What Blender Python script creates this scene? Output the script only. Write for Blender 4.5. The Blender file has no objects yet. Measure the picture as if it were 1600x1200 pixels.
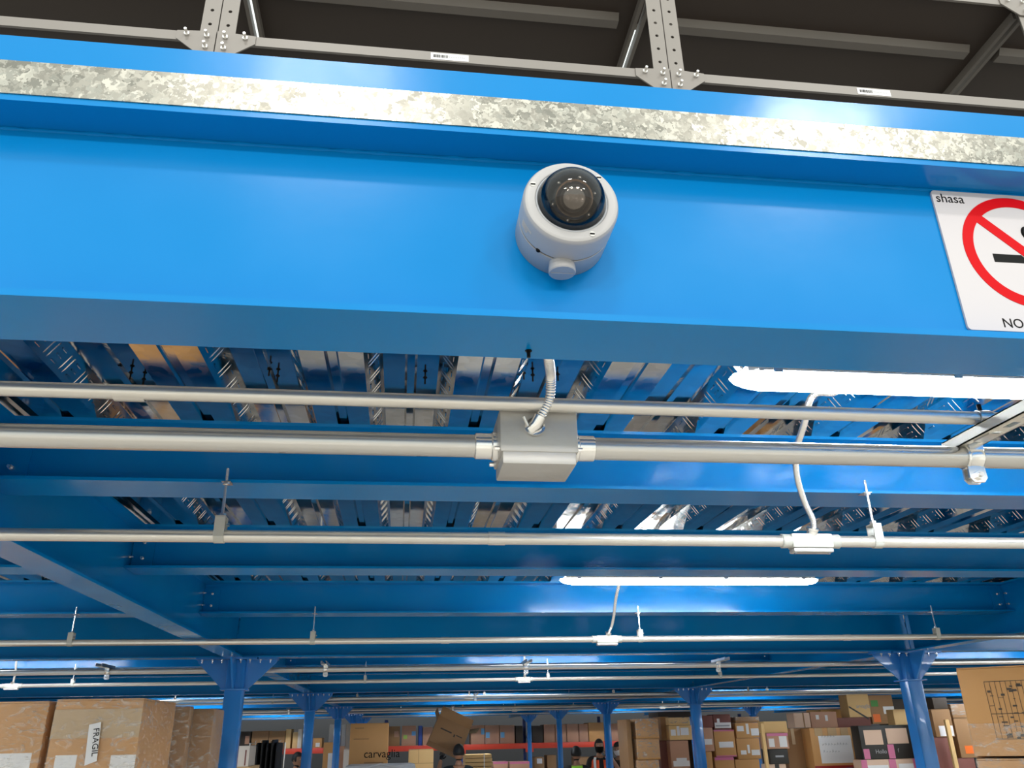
import bpy, bmesh, math, random
from mathutils import Matrix, Vector

random.seed(7)
SC = bpy.context.scene
COL = SC.collection
R = math.radians
H = 1.95                                   # height of the lens above the floor

# ------------------------------------------------------------------ camera
F_PX = 1260.0
def _vp_axes():
    d = Vector((625 - 800, -(1150 - 600), -F_PX)).normalized()
    p = Vector((1625 - 800, -(1150 - 21.4 - 600), -F_PX))
    x = (p - d * p.dot(d)).normalized()
    return x, d, x.cross(d)
AX, AY, AZ = _vp_axes()
cam_data = bpy.data.cameras.new('camera')
cam = bpy.data.objects.new('camera', cam_data)
COL.objects.link(cam)
cam_data.sensor_width = 36
cam_data.lens = F_PX / 1600 * 36
cam_data.clip_start = 0.02
cam_data.clip_end = 200
cam.matrix_world = Matrix.Translation((0, 0, H)) @ Matrix((AX, AY, AZ)).to_4x4()
SC.camera = cam

def at(px, py, Y):
    """the point at depth Y seen at pixel (px, py) of the 1600x1200 photograph"""
    c = Vector((px - 800, -(py - 600), -F_PX))
    d = Vector((AX.dot(c), AY.dot(c), AZ.dot(c)))
    t = Y / d.y
    return Vector((d.x * t, Y, H + d.z * t))

# ------------------------------------------------------------------ world, lights, exposure
SC.view_settings.view_transform = 'Standard'
SC.view_settings.look = 'None'
SC.view_settings.gamma = 1
SC.view_settings.use_curve_mapping = False
SC.view_settings.exposure = 0.0
W = bpy.data.worlds.new('hall_ambient')
SC.world = W
W.use_nodes = True
W.node_tree.nodes['Background'].inputs[0].default_value = (0.93, 1.0, 0.96, 1)
W.node_tree.nodes['Background'].inputs[1].default_value = 1.30

def area(name, loc, rot, sx, sy, power, color=(1, .96, .9)):
    l = bpy.data.lights.new(name, 'AREA')
    l.shape = 'RECTANGLE'; l.size = sx; l.size_y = sy; l.energy = power; l.color = color
    o = bpy.data.objects.new(name, l); COL.objects.link(o)
    o.location = loc; o.rotation_euler = rot
    return o
# high-bay lamps of the open hall behind the photographer
for i, x in enumerate((-9, -3, 3, 9)):
    area('high_bay_lamp', (x, -15, 6.6), (R(62), 0, 0), 2.4, .7, 450)
for x, y in ((-.98, -4.4), (4.25, -4.55)):
    area('high_bay_lamp', (x, y, 7.9), (R(35), 0, 0), 1.3, .4, 125)
LAMP_STRENGTH = 64.0

# ------------------------------------------------------------------ materials
MATS = {}
def principled(name, base, rough=.5, metal=0., spec=.5, coat=0., emis=None, estr=0., noise=0., nscale=8., bump=0., bscale=40.,
               alpha=1., trans=0., rnoise=0., nstretch=(1, 1, 1)):
    m = bpy.data.materials.new(name); m.use_nodes = True
    nt = m.node_tree; b = nt.nodes['Principled BSDF']
    b.inputs['Base Color'].default_value = (*base, 1)
    b.inputs['Roughness'].default_value = rough
    b.inputs['Metallic'].default_value = metal
    b.inputs['Specular IOR Level'].default_value = spec
    b.inputs['Coat Weight'].default_value = coat
    b.inputs['Transmission Weight'].default_value = trans
    b.inputs['Alpha'].default_value = alpha
    if emis:
        b.inputs['Emission Color'].default_value = (*emis, 1); b.inputs['Emission Strength'].default_value = estr
    if noise or bump or rnoise:
        tc = nt.nodes.new('ShaderNodeTexCoord'); mp = nt.nodes.new('ShaderNodeMapping')
        mp.inputs['Scale'].default_value = nstretch
        nt.links.new(tc.outputs['Object'], mp.inputs['Vector'])
        n = nt.nodes.new('ShaderNodeTexNoise'); n.inputs['Scale'].default_value = nscale; n.inputs['Detail'].default_value = 4
        nt.links.new(mp.outputs[0], n.inputs['Vector'])
        if noise:
            mx = nt.nodes.new('ShaderNodeMix'); mx.data_type = 'RGBA'
            mx.inputs['A'].default_value = (*[max(0, c * (1 - noise)) for c in base], 1)
            mx.inputs['B'].default_value = (*[min(1, c * (1 + noise)) for c in base], 1)
            nt.links.new(n.outputs['Fac'], mx.inputs['Factor']); nt.links.new(mx.outputs['Result'], b.inputs['Base Color'])
        if rnoise:
            mr = nt.nodes.new('ShaderNodeMapRange')
            mr.inputs['From Min'].default_value = .3; mr.inputs['From Max'].default_value = .7
            mr.inputs['To Min'].default_value = max(.02, rough - rnoise); mr.inputs['To Max'].default_value = min(1, rough + rnoise)
            nt.links.new(n.outputs['Fac'], mr.inputs['Value']); nt.links.new(mr.outputs[0], b.inputs['Roughness'])
        if bump:
            n2 = nt.nodes.new('ShaderNodeTexNoise'); n2.inputs['Scale'].default_value = bscale; n2.inputs['Detail'].default_value = 3
            nt.links.new(mp.outputs[0], n2.inputs['Vector'])
            bp = nt.nodes.new('ShaderNodeBump'); bp.inputs['Strength'].default_value = bump; bp.inputs['Distance'].default_value = .01
            nt.links.new(n2.outputs['Fac'], bp.inputs['Height']); nt.links.new(bp.outputs[0], b.inputs['Normal'])
    MATS[name] = m
    return m

def spangle(name, lo, hi, rough, scale, metal=1., bump=.05):
    m = bpy.data.materials.new(name); m.use_nodes = True
    nt = m.node_tree; b = nt.nodes['Principled BSDF']
    tc = nt.nodes.new('ShaderNodeTexCoord')
    nz = nt.nodes.new('ShaderNodeTexNoise'); nz.inputs['Scale'].default_value = scale * .9; nz.inputs['Detail'].default_value = 2
    nt.links.new(tc.outputs['Object'], nz.inputs['Vector'])
    mxv = nt.nodes.new('ShaderNodeMix'); mxv.data_type = 'VECTOR'; mxv.inputs['Factor'].default_value = .035
    nt.links.new(tc.outputs['Object'], mxv.inputs['A']); nt.links.new(nz.outputs['Color'], mxv.inputs['B'])
    v = nt.nodes.new('ShaderNodeTexVoronoi'); v.inputs['Scale'].default_value = scale
    nt.links.new(mxv.outputs['Result'], v.inputs['Vector'])
    sep = nt.nodes.new('ShaderNodeSeparateColor'); nt.links.new(v.outputs['Color'], sep.inputs[0])
    cr = nt.nodes.new('ShaderNodeMix'); cr.data_type = 'RGBA'
    cr.inputs['A'].default_value = (*lo, 1); cr.inputs['B'].default_value = (*hi, 1)
    pw = nt.nodes.new('ShaderNodeMath'); pw.operation = 'POWER'; pw.inputs[1].default_value = 1.6
    nt.links.new(sep.outputs[0], pw.inputs[0]); nt.links.new(pw.outputs[0], cr.inputs['Factor'])
    nt.links.new(cr.outputs['Result'], b.inputs['Base Color'])
    b.inputs['Metallic'].default_value = metal
    mr = nt.nodes.new('ShaderNodeMapRange'); mr.inputs['To Min'].default_value = rough * .7; mr.inputs['To Max'].default_value = rough * 1.4
    nt.links.new(sep.outputs[1], mr.inputs['Value']); nt.links.new(mr.outputs[0], b.inputs['Roughness'])
    bp = nt.nodes.new('ShaderNodeBump'); bp.inputs['Strength'].default_value = bump; bp.inputs['Distance'].default_value = .02
    nt.links.new(sep.outputs[2], bp.inputs['Height']); nt.links.new(bp.outputs[0], b.inputs['Normal'])
    MATS[name] = m
    return m

def film_material():
    m = bpy.data.materials.new('stretch_film'); m.use_nodes = True
    nt = m.node_tree; b = nt.nodes['Principled BSDF']
    out = nt.nodes['Material Output']
    b.inputs['Base Color'].default_value = (.9, .85, .78, 1); b.inputs['Roughness'].default_value = .12
    tr = nt.nodes.new('ShaderNodeBsdfTransparent'); mix = nt.nodes.new('ShaderNodeMixShader')
    tc = nt.nodes.new('ShaderNodeTexCoord'); mp = nt.nodes.new('ShaderNodeMapping'); mp.inputs['Scale'].default_value = (5, 5, 11)
    mp.inputs['Rotation'].default_value = (.2, .5, .3)
    nt.links.new(tc.outputs['Object'], mp.inputs['Vector'])
    n = nt.nodes.new('ShaderNodeTexNoise'); n.inputs['Scale'].default_value = 2.2; n.inputs['Detail'].default_value = 5; n.inputs['Distortion'].default_value = 1.6
    nt.links.new(mp.outputs[0], n.inputs['Vector'])
    mr = nt.nodes.new('ShaderNodeMapRange'); mr.inputs['From Min'].default_value = .5; mr.inputs['From Max'].default_value = .75
    mr.inputs['To Min'].default_value = .10; mr.inputs['To Max'].default_value = .55
    nt.links.new(n.outputs['Fac'], mr.inputs['Value'])
    nt.links.new(mr.outputs[0], mix.inputs[0]); nt.links.new(tr.outputs[0], mix.inputs[1]); nt.links.new(b.outputs[0], mix.inputs[2])
    nt.links.new(mix.outputs[0], out.inputs[0])
    bp = nt.nodes.new('ShaderNodeBump'); bp.inputs['Strength'].default_value = .9; bp.inputs['Distance'].default_value = .02
    nt.links.new(n.outputs['Fac'], bp.inputs['Height']); nt.links.new(bp.outputs[0], b.inputs['Normal'])
    MATS['stretch_film'] = m

principled('blue_paint', (.0004, .190, .505), .21, spec=.25, coat=0, noise=.06, nscale=3, bump=.04, bscale=9, rnoise=.06)
principled('blue_column', (.022, .20, .58), .22, coat=.2, bump=.10, bscale=14, noise=.1)
spangle('galvanised_flashing', (.24, .23, .20), (.46, .445, .39), .32, 105, bump=.26)
spangle('galvanised_deck', (.54, .54, .53), (.66, .66, .65), .10, 30, bump=.02)
spangle('emboss', (.50, .50, .49), (.66, .66, .65), .2, 40, bump=.01)
principled('zinc', (.62, .60, .57), .28, .9, noise=.1, nscale=20)
principled('bright_zinc', (.85, .84, .82), .22, .9)
principled('conduit_steel', (.68, .655, .61), .34, .75, noise=.05, nscale=12, rnoise=.06)
principled('pipe_steel', (.58, .57, .55), .30, .85, noise=.10, nscale=10, rnoise=.1, nstretch=(.2, 1, 1))
principled('cast_box', (.46, .45, .43), .38, .25, noise=.03, bump=.03, bscale=120)
principled('white_fitting', (.50, .495, .45), .35, .1)
principled('strut_zinc', (.72, .70, .64), .42, .45, noise=.08, nscale=14)
principled('white_plastic', (.39, .385, .39), .38, spec=.5)
principled('plug_grey', (.38, .40, .43), .42)
principled('black', (.004, .004, .004), .5, spec=.12)
principled('dark_rubber', (.015, .015, .015), .6)
principled('gloss_black', (.012, .010, .009), .12, coat=.5)
principled('lens_bronze', (.10, .075, .06), .10, .6)
principled('lens_glass', (.30, .27, .25), .05, .7, coat=1.)
principled('sign_white', (.53, .505, .52), .4, spec=.15)
principled('sign_red', (.52, .0008, .004), .4, spec=.1)
principled('grey_post', (.225, .205, .185), .42, noise=.04)
principled('grey_shelf', (.070, .054, .045), .55, noise=.1, nscale=3)
principled('paper', (.80, .79, .79), .6)
principled('paper_print', (.36, .36, .38), .6)
principled('concrete', (.56, .505, .44), .25, noise=.18, nscale=1.2, bump=.03)
principled('slab', (.30, .29, .28), .8)
principled('wall_paint', (.10, .10, .11), .8)
principled('lamp_housing', (.75, .75, .75), .4)
principled('lamp_diffuser', (.9, .9, .9), .4, emis=(.90, .96, 1.0), estr=LAMP_STRENGTH)
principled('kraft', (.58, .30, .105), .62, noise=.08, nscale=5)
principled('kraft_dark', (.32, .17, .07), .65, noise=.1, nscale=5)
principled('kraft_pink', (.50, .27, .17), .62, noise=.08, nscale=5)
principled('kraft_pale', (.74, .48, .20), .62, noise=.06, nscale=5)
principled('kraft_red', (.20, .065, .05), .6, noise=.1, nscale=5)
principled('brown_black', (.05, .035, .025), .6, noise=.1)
principled('carton_black', (.020, .018, .014), .5)
principled('ink', (.07, .05, .035), .6)
principled('carton_white', (.70, .62, .54), .6)
principled('peach', (.72, .50, .36), .6)
principled('pink_tape', (.62, .16, .30), .35)
principled('red_tape', (.35, .02, .02), .3)
principled('brown_tape', (.42, .25, .13), .25)
principled('clear_tape', (.50, .34, .18), .2)
principled('orange_sticker', (.85, .16, .01), .5)
principled('green_sticker', (.05, .24, .03), .5)
principled('lime_sticker', (.35, .55, .10), .5)
principled('blue_sticker', (.16, .42, .70), .5)
principled('rack_red', (.72, .055, .02), .4)
principled('rack_blue', (.02, .06, .30), .4)
principled('wood', (.55, .36, .18), .7, noise=.15, nscale=12, nstretch=(1, 1, .1))
principled('poly_grey', (.42, .43, .45), .35, bump=.5, bscale=14)
principled('black_cloth', (.008, .008, .010), .7, bump=.3, bscale=20)
principled('teal_shirt', (.010, .022, .026), .8)
principled('brown_shirt', (.035, .025, .016), .8)
principled('skin', (.38, .19, .11), .5)
principled('hair', (.008, .007, .007), .55, bump=.4, bscale=90)
principled('denim', (.03, .045, .08), .85)
principled('vest_lime', (.42, .86, .06), .6)
principled('vest_orange', (.90, .10, .02), .6)
principled('reflective', (.75, .76, .74), .3)
principled('eye_white', (.7, .7, .7), .3)
principled('lip', (.30, .10, .08), .5)
film_material()
def dome_material():
    m = bpy.data.materials.new('dome_cover'); m.use_nodes = True
    nt = m.node_tree; out = nt.nodes['Material Output']; nt.nodes.remove(nt.nodes['Principled BSDF'])
    tr = nt.nodes.new('ShaderNodeBsdfTransparent'); tr.inputs[0].default_value = (.62, .60, .58, 1)
    gl = nt.nodes.new('ShaderNodeBsdfGlossy'); gl.inputs['Roughness'].default_value = .03
    fr = nt.nodes.new('ShaderNodeFresnel'); fr.inputs[0].default_value = 1.55
    mx = nt.nodes.new('ShaderNodeMixShader')
    nt.links.new(fr.outputs[0], mx.inputs[0]); nt.links.new(tr.outputs[0], mx.inputs[1]); nt.links.new(gl.outputs[0], mx.inputs[2])
    nt.links.new(mx.outputs[0], out.inputs[0])
    MATS['dome_cover'] = m
dome_material()

# ------------------------------------------------------------------ mesh builder
class MB:
    def __init__(s): s.v = []; s.f = []
    def add(s, vs, fs):
        o = len(s.v); s.v += [tuple(v) for v in vs]; s.f += [tuple(i + o for i in f) for f in fs]; return s
    def box(s, x0, x1, y0, y1, z0, z1):
        x0, x1 = sorted((x0, x1)); y0, y1 = sorted((y0, y1)); z0, z1 = sorted((z0, z1))
        return s.add([(x, y, z) for z in (z0, z1) for y in (y0, y1) for x in (x0, x1)],
                     [(0, 2, 3, 1), (4, 5, 7, 6), (0, 1, 5, 4), (2, 6, 7, 3), (0, 4, 6, 2), (1, 3, 7, 5)])
    def cbox(s, x0, x1, y0, y1, z0, z1, c):
        """box with all its edges chamfered by c"""
        bm = bmesh.new()
        t = MB().box(x0, x1, y0, y1, z0, z1)
        vs = [bm.verts.new(v) for v in t.v]
        for f in t.f: bm.faces.new([vs[i] for i in f])
        bmesh.ops.bevel(bm, geom=list(bm.edges), offset=c, segments=2, profile=.6, affect='EDGES')
        bm.verts.index_update()
        s.add([v.co for v in bm.verts], [[v.index for v in f.verts] for f in bm.faces]); bm.free(); return s
    def prism(s, poly, axis, a, b):
        """poly: 2D outline (counter-clockwise or not), extruded along axis from a to b"""
        n = len(poly)
        def P(u, w, t):
            return (t, u, w) if axis == 'x' else (u, t, w) if axis == 'y' else (u, w, t)
        vs = [P(u, w, a) for u, w in poly] + [P(u, w, b) for u, w in poly]
        fs = [tuple(range(n)), tuple(range(2 * n - 1, n - 1, -1))] + [(i, i + n, (i + 1) % n + n, (i + 1) % n) for i in range(n)]
        return s.add(vs, fs)
    def tube(s, pts, r, n=12, cap=True):
        """sweep of a circle along pts; r is a number or one per point"""
        pts = [Vector(p) for p in pts]; m = len(pts)
        rs = r if isinstance(r, (list, tuple)) else [r] * m
        up = None; vs = []
        for i, p in enumerate(pts):
            t = (pts[min(i + 1, m - 1)] - pts[max(i - 1, 0)])
            if t.length < 1e-9: t = Vector((0, 0, 1))
            t.normalize()
            if up is None:
                up = Vector((0, 0, 1)) if abs(t.z) < .9 else Vector((1, 0, 0))
            u = (up - t * up.dot(t)).normalized(); w = t.cross(u); up = u
            for k in range(n):
                a = 2 * math.pi * k / n
                vs.append(p + (u * math.cos(a) + w * math.sin(a)) * rs[i])
        fs = [(i * n + k, i * n + (k + 1) % n, (i + 1) * n + (k + 1) % n, (i + 1) * n + k) for i in range(m - 1) for k in range(n)]
        if cap: fs += [tuple(range(n - 1, -1, -1)), tuple(range((m - 1) * n, m * n))]
        return s.add(vs, fs)
    def cyl(s, a, b, r, n=12, r2=None): return s.tube([a, b], [r, r if r2 is None else r2], n)
    def lathe(s, prof, o, d=(0, -1, 0), n=48):
        """prof: (distance along d from o, radius) pairs"""
        o = Vector(o); d = Vector(d).normalized()
        u = Vector((0, 0, 1)) if abs(d.z) < .9 else Vector((1, 0, 0))
        u = (u - d * u.dot(d)).normalized(); w = d.cross(u); vs = []
        for t, r in prof:
            for k in range(n):
                a = 2 * math.pi * k / n
                vs.append(o + d * t + (u * math.cos(a) + w * math.sin(a)) * r)
        m = len(prof)
        fs = [(i * n + k, i * n + (k + 1) % n, (i + 1) * n + (k + 1) % n, (i + 1) * n + k) for i in range(m - 1) for k in range(n)]
        return s.add(vs, fs)
    def ball(s, c, rx, ry=None, rz=None, nu=16, nv=10):
        ry = ry or rx; rz = rz or rx; vs = [(c[0], c[1], c[2] - rz)]
        for j in range(1, nv):
            b = -math.pi / 2 + math.pi * j / nv
            for i in range(nu):
                a = 2 * math.pi * i / nu
                vs.append((c[0] + rx * math.cos(b) * math.cos(a), c[1] + ry * math.cos(b) * math.sin(a), c[2] + rz * math.sin(b)))
        vs.append((c[0], c[1], c[2] + rz)); t = len(vs) - 1
        fs = [(0, 1 + (i + 1) % nu, 1 + i) for i in range(nu)]
        for j in range(nv - 2):
            for i in range(nu):
                a = 1 + j * nu; fs.append((a + i, a + (i + 1) % nu, a + nu + (i + 1) % nu, a + nu + i))
        a = 1 + (nv - 2) * nu
        fs += [(a + i, a + (i + 1) % nu, t) for i in range(nu)]
        return s.add(vs, fs)
    def mesh(s, name, smooth=True, angle=35):
        me = bpy.data.meshes.new(name)
        me.from_pydata(s.v, [], s.f); me.update()
        bm = bmesh.new(); bm.from_mesh(me); bmesh.ops.recalc_face_normals(bm, faces=bm.faces); bm.to_mesh(me); bm.free()
        if smooth:
            me.shade_smooth(); me.set_sharp_from_angle(angle=R(angle))
        return me
    def build(s, name, mat, parent=None, smooth=True, angle=35):
        me = s.mesh(name, smooth, angle)
        me.materials.append(MATS[mat] if isinstance(mat, str) else mat)
        return link(bpy.data.objects.new(name, me), parent)

def world_of(o):
    m = Matrix.LocRotScale(o.location, o.rotation_euler, o.scale)
    return world_of(o.parent) @ o.matrix_parent_inverse @ m if o.parent else m
KIDS = {}
def adopt(o, parent):
    o.parent = parent; KIDS.setdefault(parent.name, []).append(o)
def link(o, parent=None):
    COL.objects.link(o)
    if parent:
        adopt(o, parent); o.matrix_parent_inverse = world_of(parent).inverted()
    return o
def tag(o, label=None, cat=None, group=None, kind=None):
    if label: o['label'] = label
    if cat: o['category'] = cat
    if group: o['group'] = group
    if kind: o['kind'] = kind
    return o
def thing(name, label, cat, loc=(0, 0, 0), group=None):
    o = bpy.data.objects.new(name, None); o.empty_display_size = .05
    o.location = loc; COL.objects.link(o)
    return tag(o, label, cat, group)
def dup(root, loc, label=None, group=None, rotz=None):
    """a copy of a thing with copies of its parts and their sub-parts"""
    r = root.copy(); COL.objects.link(r); r.location = loc
    if rotz is not None: r.rotation_euler = (0, 0, rotz)
    if label: r['label'] = label
    if group: r['group'] = group
    for ch in KIDS.get(root.name, ()):
        c = ch.copy(); COL.objects.link(c); adopt(c, r); c.matrix_parent_inverse = ch.matrix_parent_inverse.copy()
        for g in KIDS.get(ch.name, ()):
            d = g.copy(); COL.objects.link(d); adopt(d, c); d.matrix_parent_inverse = g.matrix_parent_inverse.copy()
    return r
def lettering(text, size, mat, parent, origin, right=(1, 0, 0), up=(0, 0, 1), align='LEFT', depth=.0004, name='lettering', sx=1., shear=0.):
    cu = bpy.data.curves.new(name, 'FONT'); cu.body = text; cu.size = size; cu.align_x = align; cu.extrude = depth; cu.resolution_u = 3; cu.shear = shear
    tmp = bpy.data.objects.new(name, cu); COL.objects.link(tmp)
    me = bpy.data.meshes.new_from_object(tmp.evaluated_get(bpy.context.evaluated_depsgraph_get()))
    bpy.data.objects.remove(tmp); bpy.data.curves.remove(cu)
    me.materials.clear(); me.materials.append(MATS[mat])
    o = bpy.data.objects.new(name, me); COL.objects.link(o)
    r = Vector(right).normalized(); u = Vector(up).normalized(); n = r.cross(u)
    adopt(o, parent)
    o.matrix_parent_inverse = world_of(parent).inverted()
    m = Matrix((r, u, n)).transposed().to_4x4(); m.translation = Vector(origin)
    o.location, q, _ = m.decompose(); o.rotation_euler = q.to_euler(); o.scale = (sx, 1, 1)
    return o
ORD = ['first', 'second', 'third', 'fourth', 'fifth', 'sixth', 'seventh', 'eighth', 'ninth', 'tenth']

# ================================================================== the setting
ZM = H + .504          # underside of the main beams
ZS = H + .638          # underside of the secondary beams
ZT = H + .815          # top of all steel, underside of the deck
Y_EDGE = .994
ROWS = [Y_EDGE, 5.92, 10.85, 15.78, 20.71, 25.64]          # main beams across
SEC = [(2.265, 3.49, 4.81)] + [(y + 1.26, y + 2.5, y + 3.76) for y in ROWS[1:]]
GX = [-1.12 + 4.9 * k for k in range(-3, 5)]               # girders running into the depth
Y_END = 30.5

def struct(name, mb, mat, kind='structure', smooth=False):
    return tag(mb.build(name, mat, smooth=smooth), kind=kind)
struct('floor', MB().box(-32, 34, -14, 33, -.2, 0), 'concrete')
struct('wall_back', MB().box(-22, 26, 32.5, 32.7, 0, ZT + .2), 'wall_paint')
struct('wall_left', MB().box(-21.2, -21, 6, 32.5, 0, ZT + .2), 'wall_paint')
struct('wall_right', MB().box(24.8, 25, 6, 32.5, 0, ZT + .2), 'wall_paint')

# --- the galvanised steel deck: sheets with two ribs each
PER = .369; DH = .058; T = .0015
def deck_profile():
    # one period: low flange with a groove, web, high flange with a groove, web   (u, w)
    return [(0, 0), (.058, 0), (.064, .009), (.084, .009), (.090, 0), (.148, 0), (.188, DH),
            (.243, DH), (.249, DH - .008), (.268, DH - .008), (.274, DH), (.329, DH)]
def deck_sheet_mesh(y0, y1, periods, emboss):
    mb = MB()
    low = [(u + PER * k, w) for k in range(periods) for u, w in deck_profile()] + [(PER * periods, 0)]
    n = len(low)
    vs = [(u, y, w + e) for y in (y0, y1) for e in (0, T) for u, w in low]
    fs = []
    for i in range(n - 1):
        fs += [(i, i + 1, 2 * n + i + 1, 2 * n + i), (n + i, 3 * n + i, 3 * n + i + 1, n + i + 1), (i, n + i, n + i + 1, i + 1),
               (2 * n + i, 2 * n + i + 1, 3 * n + i + 1, 3 * n + i)]
    fs += [(0, 2 * n, 3 * n, n), (n - 1, 2 * n - 1, 4 * n - 1, 3 * n - 1)]
    mb.add(vs, fs)
    if not emboss: return mb, None
    em = MB()
    def bar(u, y, along, across, k, side):
        # a raised bar lying on a web: 'a' runs up the web, y along the sheet
        u0 = k * PER + (.148 if side > 0 else .329)
        dx, dz = (.040, DH)
        L = math.hypot(dx, dz)
        ex = Vector((dx * side / L if side > 0 else dx / L, 0, dz / L if side > 0 else -dz / L))
        ey = Vector((0, 1, 0)); nn = ex.cross(ey)
        if nn.z > 0: nn = -nn
        o = Vector((u0, y, 0 if side > 0 else DH)) + ex * (u * L)
        pts = []
        for h, sc in ((-.0005, 1), (.0014, .5)):
            for a, b in ((-1, -1), (1, -1), (1, 1), (-1, 1)):
                pts.append(o + ex * (a * across * .5 * sc) + ey * (b * along * .5 * (sc if along < .02 else 1)) + nn * h)
        em.add(pts, [(4, 5, 6, 7), (0, 1, 5, 4), (1, 2, 6, 5), (2, 3, 7, 6), (3, 0, 4, 7)])
    y = y0 + .03
    i = 0
    while y < y1 - .05:
        for k in range(periods):
            for side in (1, -1):
                bar(.5, y, .006, .052, k, side); bar(.5, y + .020, .006, .052, k, side)
                for q in (.25, .5, .75):
                    bar(q, y + .052, .026, .006, k, side)
        y += .092; i += 1
    return mb, em
ceiling = tag(bpy.data.objects.new('ceiling', None), kind='structure'); COL.objects.link(ceiling); ceiling.location = (0, 0, ZT)
X0 = .108 - PER * 2 * 7
dm, em = deck_sheet_mesh(1.03, 5.90, 2, True)
dme = dm.mesh('deck_sheet', False); dme.materials.append(MATS['galvanised_deck'])
eme = em.mesh('embossing', False); eme.materials.append(MATS['galvanised_deck'])
for k in range(14):
    o = link(bpy.data.objects.new('deck_sheet', dme), ceiling); o.matrix_parent_inverse = Matrix.Identity(4)
    o.location = (X0 + 2 * PER * k, 0, 0)
    e = link(bpy.data.objects.new('embossing', eme), o); e.matrix_parent_inverse = Matrix.Identity(4)
far, _ = deck_sheet_mesh(5.94, Y_END, 112, False)
o = far.build('deck_sheet', 'galvanised_deck', ceiling, smooth=False); o.matrix_parent_inverse = Matrix.Translation((-16.5, 0, 0)); tag(o, kind='stuff')
for a, b in ((-16.5, X0), (X0 + 28 * PER, 24.5)):
    n = int((b - a) / PER)
    d, _ = deck_sheet_mesh(1.03, 5.90, n, False)
    o = d.build('deck_sheet', 'galvanised_deck', ceiling, smooth=False)
    o.matrix_parent_inverse = Matrix.Translation((a if a < -10 else b - n * PER, 0, 0)); tag(o, kind='stuff')
# screws that come through the recessed flanges beside the edge beam
smesh = MB().cyl((0, 0, 0), (0, 0, -.028), .0022, 6).cyl((0, 0, -.008), (0, 0, -.011), .0055, 8).mesh('deck_screw'); smesh.materials.append(MATS['black'])
for sx, sy in ((-.71, 1.98), (-.69, 2.02), (-.36, 1.93), (-.345, 1.97), (.035, 1.95), (.29, 1.90), (.315, 1.91), (.38, 1.9), (.07, 3.0), (.33, 2.9), (.40, 2.95), (-.55, 3.02)):
    o = link(bpy.data.objects.new('deck_screw', smesh), ceiling); o.matrix_parent_inverse = Matrix.Identity(4)
    o.location = (sx, sy, DH)
struct('floor_slab', MB().box(-16.5, 24.5, 1.02, Y_END, ZT + DH + .003, ZT + DH + .05), 'slab')

# ================================================================== steel
def bolt_mesh(r=.009, l=.014, d=(0, -1, 0)):
    d = Vector(d)
    return MB().tube([(0, 0, 0), d * l * .6], r, 6).tube([d * l * .6, d * (l + .008)], r * .55, 8)
def bolts(parent, pts, d=(0, -1, 0), r=.009, l=.014, mat='bright_zinc', name='bolt', cache={}):
    key = (tuple(d), r, l, mat)
    if key not in cache:
        me = bolt_mesh(r, l, d).mesh('bolt'); me.materials.append(MATS[mat]); cache[key] = me
    for p in pts:
        o = bpy.data.objects.new(name, cache[key]); link(o, parent); o.location = p
def ibeam_x(name, label, cat, x0, x1, yc, zb, zt, fw, ft, wt, ends=True, group=None):
    t = thing(name, label, cat, ((x0 + x1) / 2, yc, zb), group)
    MB().box(x0, x1, yc - wt / 2, yc + wt / 2, zb + ft, zt - ft).build('web', 'blue_paint', t, False)
    MB().box(x0, x1, yc - fw / 2, yc + fw / 2, zt - ft, zt).build('top_flange', 'blue_paint', t, False)
    MB().box(x0, x1, yc - fw / 2, yc + fw / 2, zb, zb + ft).build('bottom_flange', 'blue_paint', t, False)
    if ends:
        for s, x in ((1, x0), (-1, x1)):
            MB().box(x, x + s * .085, yc - wt / 2 - .008, yc - wt / 2, zb + .022, zt - .03).build('clip_angle', 'blue_paint', t, False)
            bolts(t, [(x + s * .045, yc - wt / 2 - .008, zb + .05), (x + s * .045, yc - wt / 2 - .008, zb + .115)], r=.008, l=.016)
    return t

# the edge beam the dome camera hangs on
EX0, EX1 = -6.02, 8.6
eb = thing('edge_beam', 'bright blue deep edge beam across the whole front, carrying the dome camera', 'beam', (1.3, Y_EDGE, ZM))
MB().box(EX0, EX1, .989, 1.000, ZM + .010, ZT - .010).build('web', 'blue_paint', eb, False)
MB().box(EX0, EX1, .931, 1.057, ZT - .010, ZT).build('top_flange', 'blue_paint', eb, False)
MB().box(EX0, EX1, .931, 1.057, ZM, ZM + .010).build('bottom_flange', 'blue_paint', eb, False)
for z in (ZT - .012, ZM + .012):
    pts = []; rr = []
    for i in range(360):
        x = -2.2 + 4.4 * i / 359
        pts.append((x, .9885, z)); rr.append(.0022 + .0009 * math.sin(i * 1.7) * math.sin(i * .23) + random.uniform(0, .0009))
    MB().tube(pts, rr, 6).build('weld_bead', 'blue_paint', eb)
bolts(eb, [(.165, 1.03, ZM)], d=(0, 0, -1), r=.005, l=.003, mat='black', name='bolt_hole')
fl = MB().box(EX0, EX1, .929, .9315, ZT, ZT + .058).box(EX0, EX1, .9315, 1.0, ZT + .0005, ZT + .002)
tag(fl.build('edge_flashing', 'galvanised_flashing', None, False), 'mottled galvanised steel edging strip along the top of the blue edge beam', 'edging')
kp = MB().box(EX0, EX1, .930, .936, ZT + .0585, ZT + .104).box(EX0, EX1, .936, .99, ZT + .0585, ZT + .0635)
tag(kp.build('kick_plate', 'blue_paint', None, False), 'blue kick plate strip above the galvanised edging', 'kick plate')

LINES = ['in the outermost left bay', 'in the next bay left', 'left of the left columns', 'between the column lines', 'right of the right columns', 'in the next bay right', 'in the outermost right bay']
COLS = ['outermost left line', 'next line left', 'line left of the left columns', 'left column line', 'right column line', 'line right of the right columns', 'next line right', 'outermost right line']
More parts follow.
